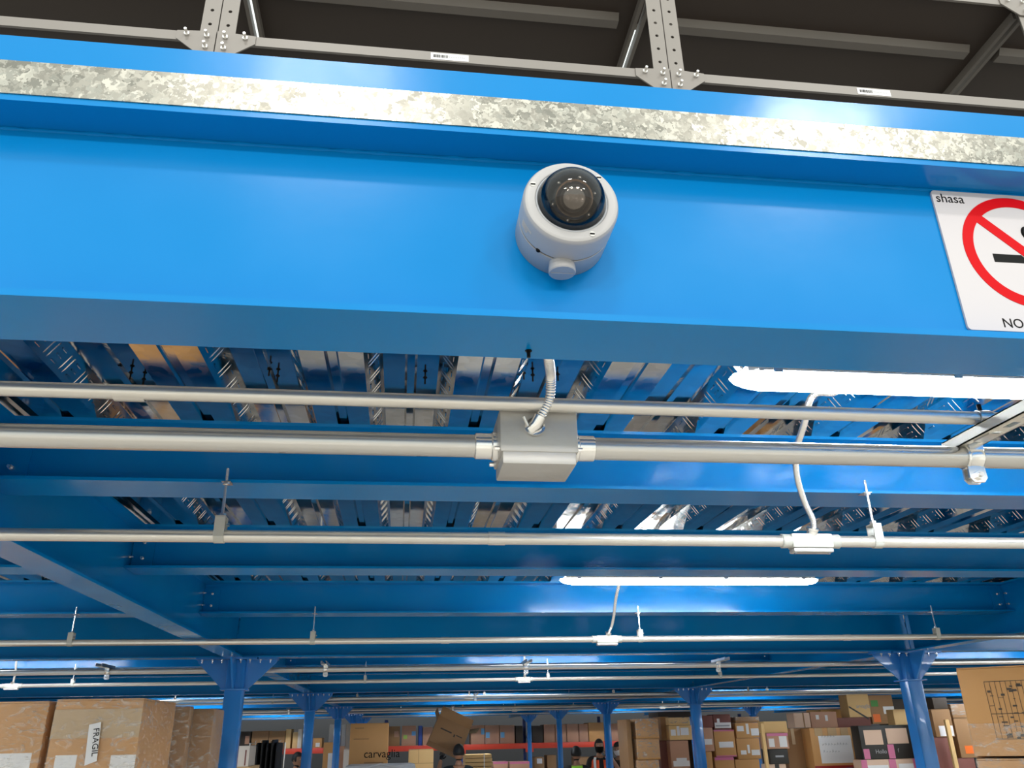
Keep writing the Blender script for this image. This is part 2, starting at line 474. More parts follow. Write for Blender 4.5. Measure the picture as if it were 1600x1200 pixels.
# secondary beams and main beams across
SEC_LABELS = ['{} blue secondary beam behind the edge beam, spanning the middle bay'.format(w) for w in ('first', 'second', 'third')]
template = None
L = 4.9 - .012
for r, ys in enumerate(SEC):
    for j, y in enumerate(ys):
        for k in range(len(GX) - 1):
            if r == 0 and k not in (2, 3): continue
            if r == 1 and k not in (1, 2, 3, 4): continue
            xc = (GX[k] + GX[k + 1]) / 2
            if r == 0 and k == 3: lab, g = SEC_LABELS[j], None
            elif r == 0: lab, g = '{} blue secondary beam behind the edge beam, left of the left girder'.format(ORD[j]), None
            else: lab, g = 'blue secondary beam, {} bay back, {} in it, {}'.format(ORD[r], ORD[j], LINES[k]), 'far secondary beams'
            if template is None:
                template = ibeam_x('secondary_beam', lab, 'beam', xc - L / 2, xc + L / 2, y, ZS, ZT, .160, .009, .007, True)
                if g: template['group'] = g
            else:
                b = dup(template, (xc, y, ZS), lab)
                if g: b['group'] = g
                elif 'group' in b: del b['group']
template = None
for r, y in enumerate(ROWS[1:], 1):
    for k in range(len(GX) - 1):
        if r == 1 and k not in (1, 2, 3, 4): continue
        xc = (GX[k] + GX[k + 1]) / 2
        if r == 1: lab, g = {1: 'deep blue main beam at far left, level with the first columns', 2: 'deep blue main beam left of the first left column',
                          3: 'deep blue main beam spanning between the two nearest columns', 4: 'deep blue main beam right of the right-hand nearest column'}[k], None
        else: lab, g = 'deep blue main beam on the {} row of columns, {}'.format(ORD[r - 1], LINES[k]), 'far main beams'
        if template is None: template = ibeam_x('main_beam', lab, 'beam', xc - L / 2, xc + L / 2, y, ZM, ZT, .126, .010, .008, False)
        else:
            b = dup(template, (xc, y, ZM), lab)
            if g: b['group'] = g
# girders into the depth
template = None
for r in range(len(ROWS)):
    y0 = ROWS[r] + (.064 if r else .064); y1 = (ROWS[r + 1] if r + 1 < len(ROWS) else Y_END) - .064
    template = None
    for k, gx in enumerate(GX):
        if r == 0 and k not in (2, 3, 4): continue
        if r == 1 and k not in (1, 2, 3, 4, 5): continue
        side = {2: 'far left', 3: 'left', 4: 'right'}.get(k)
        if r == 0: lab, g = {2: 'blue girder off the far left of the front bay', 3: 'blue girder running back to the left column, pale lit underside',
                          4: 'blue girder running back to the right column'}[k], None
        else: lab, g = 'blue girder running into the depth, {} bay back, {}'.format(ORD[r], COLS[k]), 'far girders'
        if template is None:
            t = thing('girder', lab, 'beam', (gx, (y0 + y1) / 2, ZM)); template = t
            MB().box(gx - .004, gx + .004, y0, y1, ZM + .010, ZT - .010).build('web', 'blue_paint', t, False)
            MB().box(gx - .060, gx + .060, y0, y1, ZT - .010, ZT).build('top_flange', 'blue_paint', t, False)
            MB().box(gx - .060, gx + .060, y0, y1, ZM, ZM + .010).build('bottom_flange', 'blue_paint', t, False)
            if g: t['group'] = g
        else:
            t = dup(template, (gx, (y0 + y1) / 2, ZM), lab)
            if g: t['group'] = g
            continue
        if r == 0:
            for j, yb in enumerate(SEC[0]):
                for s in (1, -1):
                    a = MB().box(gx + s * .004, gx + s * .055, yb - .004, yb + .004, ZS + .02, ZT - .03)
                    a.build('stiffener_plate', 'blue_paint', t, False)
                    bolts(t, [(gx + s * .0045, yb - .045, ZS + .05), (gx + s * .0045, yb - .045, ZS + .115)], d=(s, 0, 0), r=.008, l=.012)
# columns with gusseted heads
def column(x, y, label, group=None, tmpl=[None]):
    if tmpl[0] is not None: return dup(tmpl[0], (x, y, 0), label, group)
    t = thing('steel_column', label, 'column', (x, y, 0), group); tmpl[0] = t
    MB().cbox(x - .058, x + .058, y - .058, y + .058, .012, ZM - .012, .012).build('shaft', 'blue_column', t)
    MB().box(x - .14, x + .14, y - .14, y + .14, 0, .012).build('base_plate', 'blue_column', t, False)
    MB().box(x - .135, x + .135, y - .075, y + .075, ZM - .012, ZM).build('cap_plate', 'blue_column', t, False)
    MB().cbox(x - .082, x + .082, y - .082, y + .082, ZM - .206, ZM - .196, .002).build('collar_plate', 'blue_column', t)
    for s in (1, -1):
        MB().prism([(x + s * .057, ZM - .012), (x + s * .262, ZM - .012), (x + s * .255, ZM - .03), (x + s * .085, ZM - .196), (x + s * .057, ZM - .196)], 'y', y - .006, y + .006).build('gusset', 'blue_column', t, False)
        MB().box(x + s * .14, x + s * .262, y - .055, y + .055, ZM - .012, ZM).build('gusset_flange', 'blue_column', t, False)
        MB().prism([(y + s * .057, ZM - .012), (y + s * .250, ZM - .012), (y + s * .085, ZM - .196), (y + s * .057, ZM - .196)], 'x', x - .006, x + .006).build('gusset', 'blue_column', t, False)
    bolts(t, [(x + d, y - .05, ZM - .012) for d in (-.22, -.155, .155, .22)], d=(0, 0, -1), r=.009, l=.016)
    bolts(t, [(x + d, y - .066, ZM - .012) for d in (-.09, -.03, .03, .09)], d=(0, 0, -1), r=.009, l=.016)
    return t
near = {(1, 3): 'nearest left blue column beside the shrink-wrapped boxes', (1, 4): 'nearest right blue column beside the tall printed carton',
        (2, 3): 'second blue column behind the nearest left column', (2, 4): 'blue column standing between the label-covered carton stacks right of centre',
        (3, 3): 'third blue column just left of the large lettered carton', (3, 4): 'blue column in front of the worker in the orange vest',
        (4, 4): 'slim blue column left of the worker in the lime vest', (5, 4): 'slimmest blue column in front of the red racking, left of another'}
for r in range(1, 6):
    for k, gx in enumerate(GX):
        if r == 1 and k not in (2, 3, 4, 5): continue
        if r >= 2 and k < 1: continue
        x = gx + (.02 if k == 3 else -.05 if (k == 4 and r == 1) else 0)
        if (r, k) in near: column(x, ROWS[r], near[(r, k)])
        else:
            c = column(x, ROWS[r], 'blue column in the {} row back, {}'.format(ORD[r - 1], COLS[k]), 'far columns')

# ================================================================== dome camera
cx, cz = .211, H + .672
YW = .989
dc = thing('dome_camera', 'white dome security camera bolted to the face of the blue edge beam', 'security camera', (cx, YW, cz))
MB().lathe([(0, .0), (0, .0665), (.001, .0672), (.0395, .0672), (.0402, .0666), (.0402, 0)], (cx, YW, cz), n=64).build('back_box', 'white_plastic', dc)
MB().lathe([(.0400, .0), (.0400, .0650), (.0446, .0650), (.0446, 0)], (cx, YW, cz), n=64).build('gap_shade', 'black', dc)  # black ring standing for the shade in the gap below the housing
MB().lathe([(.0440, .0), (.0440, .0670), (.0446, .0676), (.0800, .0676), (.0845, .0668), (.0875, .0648), (.0888, .0622), (.0893, .0590), (.0898, .0520), (.0892, .0508), (.0870, .0503), (.0850, .0500), (.0840, .0)],
           (cx, YW, cz), n=72).build('housing', 'white_plastic', dc, angle=28)
MB().lathe([(.0860, .0505), (.0885, .0505), (.0892, .0490), (.0885, .0478), (.0860, .0478)], (cx, YW, cz), n=64).build('dome_ring', 'plug_grey', dc)
prof = [(.086 + .047 * math.sin(a), max(.0002, .0475 * math.cos(a))) for a in [i * math.pi / 2 / 18 for i in range(19)]]
dome = MB().lathe(prof, (cx, YW, cz), n=64).build('dome_cover', 'dome_cover', dc, angle=80)
dk = Vector((cx, YW - .090, cz))
MB().lathe([(.0845, .0), (.0850, .0455), (.0858, .0455), (.0862, 0)], (cx, YW, cz), n=48).build('inner_bezel', 'blue_column', dc)
MB().ball(dk, .0385, .0385, .0385, 28, 18).build('camera_ball', 'gloss_black', dc, angle=80)
aim = Vector((-.10, -.80, -.50)).normalized()
MB().lathe([(.0330, .0), (.0330, .0250), (.0370, .0250), (.0372, .0230), (.0360, .0200), (.0360, 0)], dk, aim, 40).build('lens_barrel', 'lens_bronze', dc)
MB().lathe([(.034, .0195), (.0385, .0180), (.0412, .0120), (.0422, .0005)], dk, aim, 40).build('lens', 'lens_glass', dc, angle=80)
for k in range(6):                                         # small infrared lamps around the lens
    a = math.pi * 2 * k / 6 + .3
    u = Vector((1, 0, 0)); u = (u - aim * u.dot(aim)).normalized(); w = aim.cross(u)
    p = dk + aim * .0265 + (u * math.cos(a) + w * math.sin(a)) * .0285
    MB().ball(p, .0030, nu=8, nv=6).build('infrared_led', 'bright_zinc', dc)
for a in (R(156), R(-64), R(46)):
    p = Vector((cx + .0585 * math.cos(a), YW - .0882, cz + .0585 * math.sin(a)))
    MB().cyl(p, p + Vector((0, -.0016, 0)), .0042, 14).build('screw', 'zinc', dc)
    MB().box(p.x - .0034, p.x + .0034, p.y - .0020, p.y - .0015, p.z - .0011, p.z + .0011).build('screw_slot', 'black', dc)
pz = cz - .0665
pg = MB().lathe([(0, 0), (0, .0180), (.0075, .0186), (.0080, .0172)], (cx - .006, YW - .030, pz + .004), (0, 0, -1), 32)
pg.build('conduit_collar', 'white_plastic', dc)
MB().lathe([(.0080, 0), (.0080, .0190), (.0165, .0194), (.0180, .0182), (.0185, 0)], (cx - .006, YW - .030, pz + .004), (0, 0, -1), 32).build('conduit_plug', 'white_plastic', dc)
MB().box(cx - .022, cx + .010, YW - .0310, YW - .0290, pz - .0150, pz - .0143).build('plug_slot', 'plug_grey', dc)
a = R(205)
MB().ball((cx + .0668 * math.cos(R(232)), YW - .0435, cz + .0668 * math.sin(R(232))), .0038, nu=10, nv=8).build('latch_notch', 'black', dc)
for i in range(5):
    a = R(198 + 0)
    for (a0, a1) in ((196, 217),):
        pts = [(cx + .0677 * math.cos(R(a0 + (a1 - a0) * q / 6)), YW - .066 - 0 + i * .0028, cz + .0677 * math.sin(R(a0 + (a1 - a0) * q / 6))) for q in range(7 if i in (0, 1) else 5)]
    MB().tube(pts, .00045, 4).build('rating_print', 'paper_print', dc)

# ================================================================== no smoking sign
sg = thing('no_smoking_sign', 'white no-smoking sign with red prohibition ring fixed to the blue edge beam', 'sign', (.965, .987, ZM + .05))
sx0, sx1, sz0, sz1 = .830, 1.100, H + .545, H + .8005
def rrect(x0, x1, z0, z1, r, n=5):
    pts = []
    for cx_, cz_, a0 in ((x1 - r, z1 - r, 0), (x0 + r, z1 - r, 90), (x0 + r, z0 + r, 180), (x1 - r, z0 + r, 270)):
        for i in range(n + 1): a = R(a0 + 90 * i / n); pts.append((cx_ + r * math.cos(a), cz_ + r * math.sin(a)))
    return pts
MB().prism(rrect(sx0, sx1, sz0, sz1, .006), 'y', .985, .9885).build('panel', 'sign_white', sg, False)
YS = .985
ccx, ccz, ro, ri = .9645, H + .6905, .1035, .0855
mb = MB(); n = 72
vs = []
for k in range(n):
    a = 2 * math.pi * k / n
    for r in (ro, ri):
        for y in (YS, YS - .0006): vs.append((ccx + r * math.cos(a), y, ccz + r * math.sin(a)))
fs = []
for k in range(n):
    a, b = 4 * k, 4 * ((k + 1) % n)
    fs += [(a + 1, b + 1, b + 3, a + 3), (a, b, b + 1, a + 1), (a + 2, a + 3, b + 3, b + 2)]
mb.add(vs, fs).build('prohibition_ring', 'sign_red', sg, False)
d = Vector((math.cos(R(137)), math.sin(R(137)))); nrm = Vector((-d.y, d.x)) * .0088
c2 = Vector((ccx, ccz))
poly = [c2 + d * .0875 + nrm, c2 + d * .0875 - nrm, c2 - d * .0875 - nrm, c2 - d * .0875 + nrm]
MB().prism([tuple(p) for p in poly], 'y', YS - .0007, YS).build('diagonal_bar', 'sign_red', sg, False)
zc = ccz - .0145
def off(x): return 0
gapn = lambda z: ccx - (z - ccz) * (-d.x / d.y) * -1
def bar_x(z): return ccx + (z - ccz) * d.x / d.y
MB().prism([(.9075, zc + .0075), (bar_x(zc + .0075) - .0150, zc + .0075), (bar_x(zc - .0075) - .0150, zc - .0075), (.9075, zc - .0075)], 'y', YS - .0005, YS).build('cigarette', 'black', sg, False)
MB().prism([(bar_x(zc + .0075) + .0150, zc + .0075), (1.010, zc + .0075), (1.010, zc - .0075), (bar_x(zc - .0075) + .0150, zc - .0075)], 'y', YS - .0005, YS).build('cigarette', 'black', sg, False)
for x0 in (1.013, 1.019):
    MB().box(x0, x0 + .004, YS - .0005, YS, zc - .0075, zc + .0075).build('cigarette_tip', 'black', sg, False)
for o, s in ((0, 1), (.018, .8)):
    pts = [(.980 + o + .007 * math.cos(a * 1.0), YS - .0003, ccz + .036 + .010 * math.sin(a)) for a in [R(40 + 22 * i) for i in range(9)]]
    pts += [(.986 + o + .012 * q, YS - .0003, ccz + .026 - .010 * math.sin(q * 3)) for q in (.2, .5, .8, 1.1)]
    MB().tube(pts, [.0032] * len(pts), 6).build('smoke_curl', 'black', sg)
lettering('shasa', .0240, 'black', sg, (.8350, YS - .0001, H + .778), sx=.98)
lettering('NO', .0225, 'black', sg, (.8890, YS - .0001, H + .5515))

# ================================================================== conduits
def conduit(name, label, cat, pts, r, mat='conduit_steel', couplings=(), group=None, n=16):
    p0 = Vector(pts[0]); t = thing(name, label, cat, ((p0.x + pts[-1][0]) / 2, p0.y, p0.z - r), group)
    MB().tube(pts, r, n).build('tube', mat, t)
    for x in couplings:
        MB().lathe([(0, r), (0, r + .0018), (.045, r + .0018), (.045, r)], (x, p0.y, p0.z), (1, 0, 0), n).build('coupling', mat, t)
    return t
ZP, YP = H + .445, 1.283
conduit('steel_pipe', 'thick galvanised pipe entering the left side of the grey junction box', 'pipe', [(-5.5, YP, ZP), (-.6, YP, ZP), (.130, YP, ZP)], .0192, 'pipe_steel')
conduit('steel_pipe', 'thick galvanised pipe leaving the right side of the grey junction box', 'pipe', [(.290, YP, ZP), (1.5, YP, ZP), (6.5, YP, ZP)], .0192, 'pipe_steel')
Z1, Y1 = H + .497, 1.220
conduit('thin_conduit', 'thin pale conduit just above the junction box, ending up on the strut', 'conduit', [(-5.5, Y1, Z1), (-.3, Y1 - .004, Z1), (1.3, Y1 + .002, Z1), (6.5, Y1, Z1)], .0118, couplings=(-.455,))

# junction box
jb = thing('junction_box', 'grey cast junction box in line with the thick galvanised pipe', 'junction box', (.211, YP, H + .398))
MB().cbox(.146, .276, 1.232, 1.338, H + .420, H + .497, .005).build('body', 'cast_box', jb)
MB().cbox(.150, .272, 1.234, 1.336, H + .400, H + .4225, .004).build('lid', 'cast_box', jb)
for s, x in ((-1, .146), (1, .276)):
    MB().lathe([(-.004, .0), (-.004, .0245), (.008, .0245), (.010, .022), (.036, .022), (.038, .0195)], (x, YP, ZP), (s, 0, 0), 20).build('hub', 'bright_zinc', jb)
    for y in (1.242, 1.328):
        MB().cyl((x - s * .002, y, H + .428), (x + s * .008, y, H + .428), .004, 8).build('lid_screw', 'bright_zinc', jb)
MB().lathe([(0, .017), (.003, .017), (.004, .0135), (.010, .0135)], (.204, 1.232, H + .462), (-.1, -1, .3), 20).build('connector', 'bright_zinc', jb)

def flex(name, label, pts, r, group=None, rings=None, mat='bright_zinc'):
    """corrugated metal hose along a smoothed path"""
    P = [Vector(p) for p in pts]
    def cr(i, t):
        a, b, c, d_ = P[max(i - 1, 0)], P[i], P[i + 1], P[min(i + 2, len(P) - 1)]
        return .5 * ((2 * b) + (c - a) * t + (2 * a - 5 * b + 4 * c - d_) * t * t + (3 * b - a - 3 * c + d_) * t ** 3)
    dense = [cr(i, k / 40) for i in range(len(P) - 1) for k in range(40)] + [P[-1]]
    ln = [0]
    for a, b in zip(dense, dense[1:]): ln.append(ln[-1] + (b - a).length)
    tot = ln[-1]; pitch = r * .55; n = max(8, int(tot / pitch * 3)); out = []; rr = []; j = 0
    for k in range(n + 1):
        s = tot * k / n
        while j < len(ln) - 2 and ln[j + 1] < s: j += 1
        f = (s - ln[j]) / max(1e-9, ln[j + 1] - ln[j]); out.append(dense[j].lerp(dense[j + 1], f)); rr.append(r * (1 if k % 3 else .80))
    t = thing(name, label, 'flexible conduit', P[0], group)
    MB().tube(out, rr, 12).build('hose', mat, t, angle=70)
    return t, P
t, P = flex('flexible_conduit', 'short metal hose bending from the junction box up behind the edge beam', [(.202, 1.222, H + .462), (.213, 1.214, H + .478), (.226, 1.206, H + .505), (.224, 1.180, H + .535), (.205, 1.09, H + .525), (.200, 1.062, H + .56), (.200, 1.03, H + .60), (.2, 1.002, H + .64)], .0085)
MB().tube([(.196, 1.228, H + .457), (.204, 1.221, H + .463), (.2105, 1.217, H + .476)], .0105, 14).build('end_fitting', 'bright_zinc', t)
MB().tube([(.190, 1.215, H + .458), (.183, 1.212, H + .473)], .0028, 8).build('set_screw', 'zinc', t)

# half-depth strut channel that carries the pipe, with its clamps
def strut(label, x, y0, y1, ztop, w=.041, h=.021, group=None, mat='strut_zinc'):
    t = thing('strut_channel', label, 'strut', (x, (y0 + y1) / 2, ztop - h), group)
    mb = MB(); z0, z1 = ztop - h, ztop
    mb.box(x - w / 2, x - w / 2 + .0022, y0, y1, z0, z1).box(x + w / 2 - .0022, x + w / 2, y0, y1, z0, z1)
    mb.box(x - w / 2, x - w / 2 + .009, y0, y1, z1 - .002, z1).box(x + w / 2 - .009, x + w / 2, y0, y1, z1 - .002, z1)
    # slotted back, facing down
    mb.box(x - w / 2, x - .007, y0, y1, z0, z0 + .0022).box(x + .007, x + w / 2, y0, y1, z0, z0 + .0022)
    y = y0
    while y < y1:
        mb.box(x - .007, x + .007, y, min(y1, y + .018), z0, z0 + .0022); y += .046
    mb.build('channel', mat, t, False)
    return t
strut('pale slotted strut channel under the edge beam at the right margin', 1.010, .90, 1.318, H + .484)
def pipe_clamp(label, x, y, z, r, ztop, group=None):
    t = thing('pipe_clamp', label, 'clamp', (x, y, z), group)
    pr = []
    MB().lathe([(-.016, r), (-.016, r + .0022), (-.013, r + .0040), (-.010, r + .0024), (.010, r + .0024), (.013, r + .0040), (.016, r + .0022), (.016, r)], (x, y, z), (1, 0, 0), 28).build('strap', 'bright_zinc', t)
    MB().prism([(x - .016, z - r), (x + .016, z - r), (x + .017, z - r - .022), (x + .010, z - r - .030), (x - .010, z - r - .030), (x - .017, z - r - .022)], 'y', y - .010, y - .006).build('ear', 'bright_zinc', t, False)
    MB().prism([(x - .016, z - r), (x + .016, z - r), (x + .017, z - r - .022), (x + .010, z - r - .030), (x - .010, z - r - .030), (x - .017, z - r - .022)], 'y', y + .004, y + .008).build('ear', 'bright_zinc', t, False)
    MB().cyl((x, y - .020, z - r - .018), (x, y + .016, z - r - .018), .0045, 6).build('clamp_bolt', 'zinc', t)
    MB().cyl((x, y - .016, z - r - .018), (x, y - .010, z - r - .018), .0085, 6).build('clamp_bolt_head', 'bright_zinc', t)
    for s in (1, -1):
        MB().box(x - .014, x + .014, y + s * (r - .001), y + s * (r + .004), z + r * .4, ztop + .002).build('shoulder', 'bright_zinc', t, False)
    return t
pc0 = pipe_clamp('shiny two-piece pipe clamp with bolted ears under the right-hand strut', 1.013, YP, ZP, .0192, H + .466)
t = thing('pipe_clamp', 'dark clamp holding the thin conduit down on the strut', 'clamp', (1.008, Y1, H + .484))
MB().lathe([(-.012, .0119), (-.012, .0142), (.012, .0142), (.012, .0119)], (1.008, Y1, Z1), (1, 0, 0), 20).build('strap', 'zinc', t)
MB().box(.996, 1.020, Y1 - .019, Y1 + .022, H + .4600, H + .4630).build('foot', 'zinc', t, False)
MB().cyl((1.008, Y1 + .002, H + .508), (1.008, Y1 + .002, H + .524), .0040, 8).build('clamp_bolt', 'black', t)

# ------------------------------------------------------------------ LED battens
def lamp_at(x, y, label, group=None, tmpl=[None], zc=H + .735):
    if tmpl[0] is not None:
        l = dup(tmpl[0], (x, y, zc + .02), label)
        if group: l['group'] = group
        return l
    t = thing('led_batten', label, 'lamp', (x, y, zc + .02), group); tmpl[0] = t
    L, w, h = 1.42, .041, .023
    def prof(a0, a1, n, rx, rz): return [(y + rx * math.cos(R(a0 + (a1 - a0) * i / n)), zc + rz * math.sin(R(a0 + (a1 - a0) * i / n))) for i in range(n + 1)]
    MB().prism(prof(0, 180, 10, w, h * .9), 'x', x - L / 2 + .05, x + L / 2 - .05).build('housing', 'lamp_housing', t)
    mb = MB(); vs = []; n = 12; prof_n = n + 1
    stations = [(-L / 2, .35), (-L / 2 + .012, .62), (-L / 2 + .035, .85), (-L / 2 + .065, 1), (L / 2 - .065, 1), (L / 2 - .035, .85), (L / 2 - .012, .62), (L / 2, .35)]
    for sx, sc in stations:
        for i in range(prof_n):
            a = R(180 + 180 * i / n); vs.append((x + sx, y + w * sc * math.cos(a), zc + .002 + h * 1.25 * sc * math.sin(a)))
    fs = [(i * prof_n + k, i * prof_n + k + 1, (i + 1) * prof_n + k + 1, (i + 1) * prof_n + k) for i in range(len(stations) - 1) for k in range(n)]
    fs += [tuple(range(prof_n)), tuple(range((len(stations) - 1) * prof_n, len(stations) * prof_n))]
    fs += [(i * prof_n, i * prof_n + n, (i + 1) * prof_n + n, (i + 1) * prof_n) for i in range(len(stations) - 1)]
    mb.add(vs, fs).build('diffuser', 'lamp_diffuser', t)
    for s in (-1, 1):
        MB().cbox(x + s * (L / 2 - .055) - .03, x + s * (L / 2 - .055) + .03, y - w * .9, y + w * .9, zc, zc + h * .85, .006).build('end_cap', 'lamp_housing', t)
        for q in (.18, .62):
            MB().box(x + s * L / 2 * q * 1.4 - .011, x + s * L / 2 * q * 1.4 + .011, y - w - .002, y - w + .004, zc - .003, zc + .012).build('clip', 'zinc', t, False)
        MB().cyl((x + s * .48, y, zc + h * .8), (x + s * .48, y, ZT), .003, 6).build('hanger_wire', 'zinc', t)
    return t
lamp_at(1.432, 1.60, 'glowing white LED batten just behind the edge beam at right')
lamp_at(1.515, 4.21, 'thin lit LED batten seen edge-on below the second secondary beam')
for x, w in ((-3.46, 'left'), (6.34, 'right')):
    lamp_at(x, 1.60, 'LED batten just behind the edge beam, outside the frame at ' + w)
    lamp_at(x, 4.21, 'LED batten below the second secondary beam, outside the frame at ' + w)
FAR_LAMPS = [(6.45, (-3.5, 1.40, 6.30)), (7.75, (-3.5, 1.40, 6.30)), (11.35, (-8.4, -3.5, 1.4, 6.3)), (15.15, (-8.4, -3.5, 1.4, 6.3, 11.2)), (18.6, (-8.4, -3.5, 1.4, 6.3, 11.2)), (22.0, (-8.4, -3.5, 1.4, 6.3, 11.2)), (25.1, (-8.4, -3.5, 1.4, 6.3, 11.2, 16.1))]  # first and third rows, hidden by main beams, are added to light the cartons
for i, (y, xs) in enumerate(FAR_LAMPS):
    for j, x in enumerate(xs): lamp_at(x, y, 'LED batten beyond the nearest columns, {} row back, {} from the left'.format(ORD[i], ORD[j]), 'far battens')
t, P = flex('flexible_conduit', 'stub of metal hose at the left end of the near glowing batten', [(.735, 1.575, H + .742), (.715, 1.56, H + .752), (.690, 1.53, H + .757), (.66, 1.49, H + .765), (.64, 1.42, H + .79)], .0075)

# ------------------------------------------------------------------ condulets and hangers
def condulet(x, y, z, label, group=None, tmpl=[None]):
    if tmpl[0] is not None:
        l = dup(tmpl[0], (x, y, z), label)
        if group: l['group'] = group
        return l
    t = thing('conduit_fitting', label, 'conduit fitting', (x, y, z), group); tmpl[0] = t
    MB().cbox(x - .062, x + .062, y - .020, y + .020, z - .022, z + .020, .007).build('body', 'white_fitting', t)
    for s in (1, -1):
        MB().lathe([(.050, .0), (.050, .0190), (.078, .0200), (.086, .0205), (.088, .0170)], (x, y, z), (s, 0, 0), 18).build('hub', 'white_fitting', t)
    MB().lathe([(0, .016), (.016, .0155), (.018, .0175), (.024, .0175), (.025, .010)], (x + .006, y - .004, z + .014), (.1, -.5, 1), 18).build('top_hub', 'bright_zinc', t)
    MB().cbox(x - .060, x + .060, y - .018, y + .018, z - .034, z - .022, .005).build('cover', 'cast_box', t)
    for s in (1, -1): MB().cyl((x + s * .050, y - .003, z - .033), (x + s * .050, y - .003, z - .037), .005, 8).build('cover_screw', 'bright_zinc', t)
    return t
def hanger(x, y, z, label, group=None, tmpl=[None]):
    if tmpl[0] is not None:
        l = dup(tmpl[0], (x, y, z), label)
        if group: l['group'] = group
        elif 'group' in l: del l['group']
        return l
    t = thing('conduit_hanger', label, 'hanger', (x, y, z), group); tmpl[0] = t
    r = .0165
    MB().lathe([(-.013, r + .0002), (-.013, r + .0022), (.013, r + .0022), (.013, r + .0002)], (x, y, z), (1, 0, 0), 20).build('clip_ring', 'white_fitting', t)
    MB().box(x - .013, x + .013, y - .020, y - .0175, z - .004, z + .050).build('clip_side', 'white_fitting', t, False)
    MB().box(x - .013, x + .013, y + .0155, y + .018, z - .004, z + .050).build('clip_side', 'white_fitting', t, False)
    MB().box(x - .013, x + .013, y - .020, y + .018, z + .048, z + .051).build('clip_top', 'white_fitting', t, False)
    MB().cyl((x + .013, y - .001, z + .030), (x + .022, y - .001, z + .030), .005, 6).build('clip_screw', 'bright_zinc', t)
    MB().cyl((x, y, z + .045), (x, y, z + .185), .0042, 8).build('rod', 'bright_zinc', t)
    for zz in (.054, .140): MB().cyl((x, y, z + zz), (x, y, z + zz + .006), .0095, 6).build('nut', 'bright_zinc', t)
    MB().box(x - .012, x + .012, y - .008, y + .030, z + .1475 - .001, z + .1480 - .0002).build('beam_clamp', 'zinc', t, False)
    return t
ZC = H + .490
Y2 = 2.178
conduit('conduit', 'pale conduit under the first secondary beam, nearest of the hung conduits', 'conduit', [(-5.5, Y2, ZC), (0, Y2, ZC), (6.5, Y2, ZC)], .0165, couplings=(.222,))
condulet(1.150, Y2, ZC, 'pale conduit fitting with an oval cover on the nearest hung conduit')
flex('flexible_conduit', 'metal hose rising from the nearest conduit fitting towards the glowing batten', [(1.158, 2.165, H + .512), (1.150, 2.14, H + .545), (1.118, 2.11, H + .588), (1.066, 2.03, H + .638), (1.034, 1.95, H + .683), (1.006, 1.83, H + .719), (.985, 1.75, H + .745), (.993, 1.72, H + .755), (1.02, 1.69, H + .745), (1.03, 1.65, H + .757)], .0088)
hanger(-.486, Y2, ZC, 'conduit hanger on the nearest hung conduit, left, below the first secondary beam')
hanger(1.355, Y2, ZC, 'conduit hanger just right of the nearest conduit fitting')
Y3, Z3 = 4.715, H + .486
conduit('conduit', 'pale conduit under the third secondary beam, second of the hung conduits', 'conduit', [(-5.5, Y3, Z3), (0, Y3, Z3), (6.5, Y3, Z3)], .0165, couplings=(.21, 2.6))
condulet(1.158, Y3, Z3, 'pale conduit fitting on the second hung conduit below the thin batten')
flex('flexible_conduit', 'pale hose rising from the second conduit fitting to the thin batten', [(1.160, 4.70, H + .508), (1.180, 4.68, H + .55), (1.178, 4.60, H + .60), (1.160, 4.45, H + .68), (1.150, 4.30, H + .742), (1.15, 4.23, H + .748)], .0088)
for x, w in ((-1.745, 'farthest left'), (-.492, 'left of centre'), (1.356, 'beside the fitting'), (3.204, 'at right')):
    hanger(x, Y3, Z3, 'conduit hanger on the second hung conduit, ' + w)
for i, (y, lx, hx) in enumerate(((8.34, (-3.52, 1.19), (-3.0, -.35, 1.43, 3.2)), (12.02, (-3.0, .93, 5.0), (-2.2, -.6, 1.15, 5.3, 3.0)), (13.27, (), (-1.9, .1, 2.6)), (17.0, (3.4,), (1.2, 3.9)), (19.5, (2.55, 6.0), (0, 2.3, 6.4)), (23.2, (), ()))):
    zz = H + .488
    conduit('conduit', 'whitish conduit across the far ceiling, {} of those beyond the nearest columns'.format(ORD[i]), 'conduit', [(-14, y, zz), (0, y, zz), (19, y, zz)], .0165, n=8)
    for j, x in enumerate(lx):
        condulet(x, y, zz, 'small pale fitting, {} from the left on the {} conduit beyond the nearest columns'.format(ORD[j], ORD[i]), 'far conduit fittings')
        tag(MB().tube([(x + .006, y, zz + .02), (x + .012, y - .01, zz + .10), (x + .004, y - .03, zz + .24)], .009, 8).build('flexible_conduit', 'white_fitting'),
            'short upright hose, {} from the left above the {} conduit beyond the nearest columns'.format(ORD[j], ORD[i]), 'flexible conduit', 'far upright hoses')
    for j, x in enumerate(hx): hanger(x, y, zz, 'small hanger, {} from the left on the {} conduit beyond the nearest columns'.format(ORD[j], ORD[i]), 'far conduit hangers')
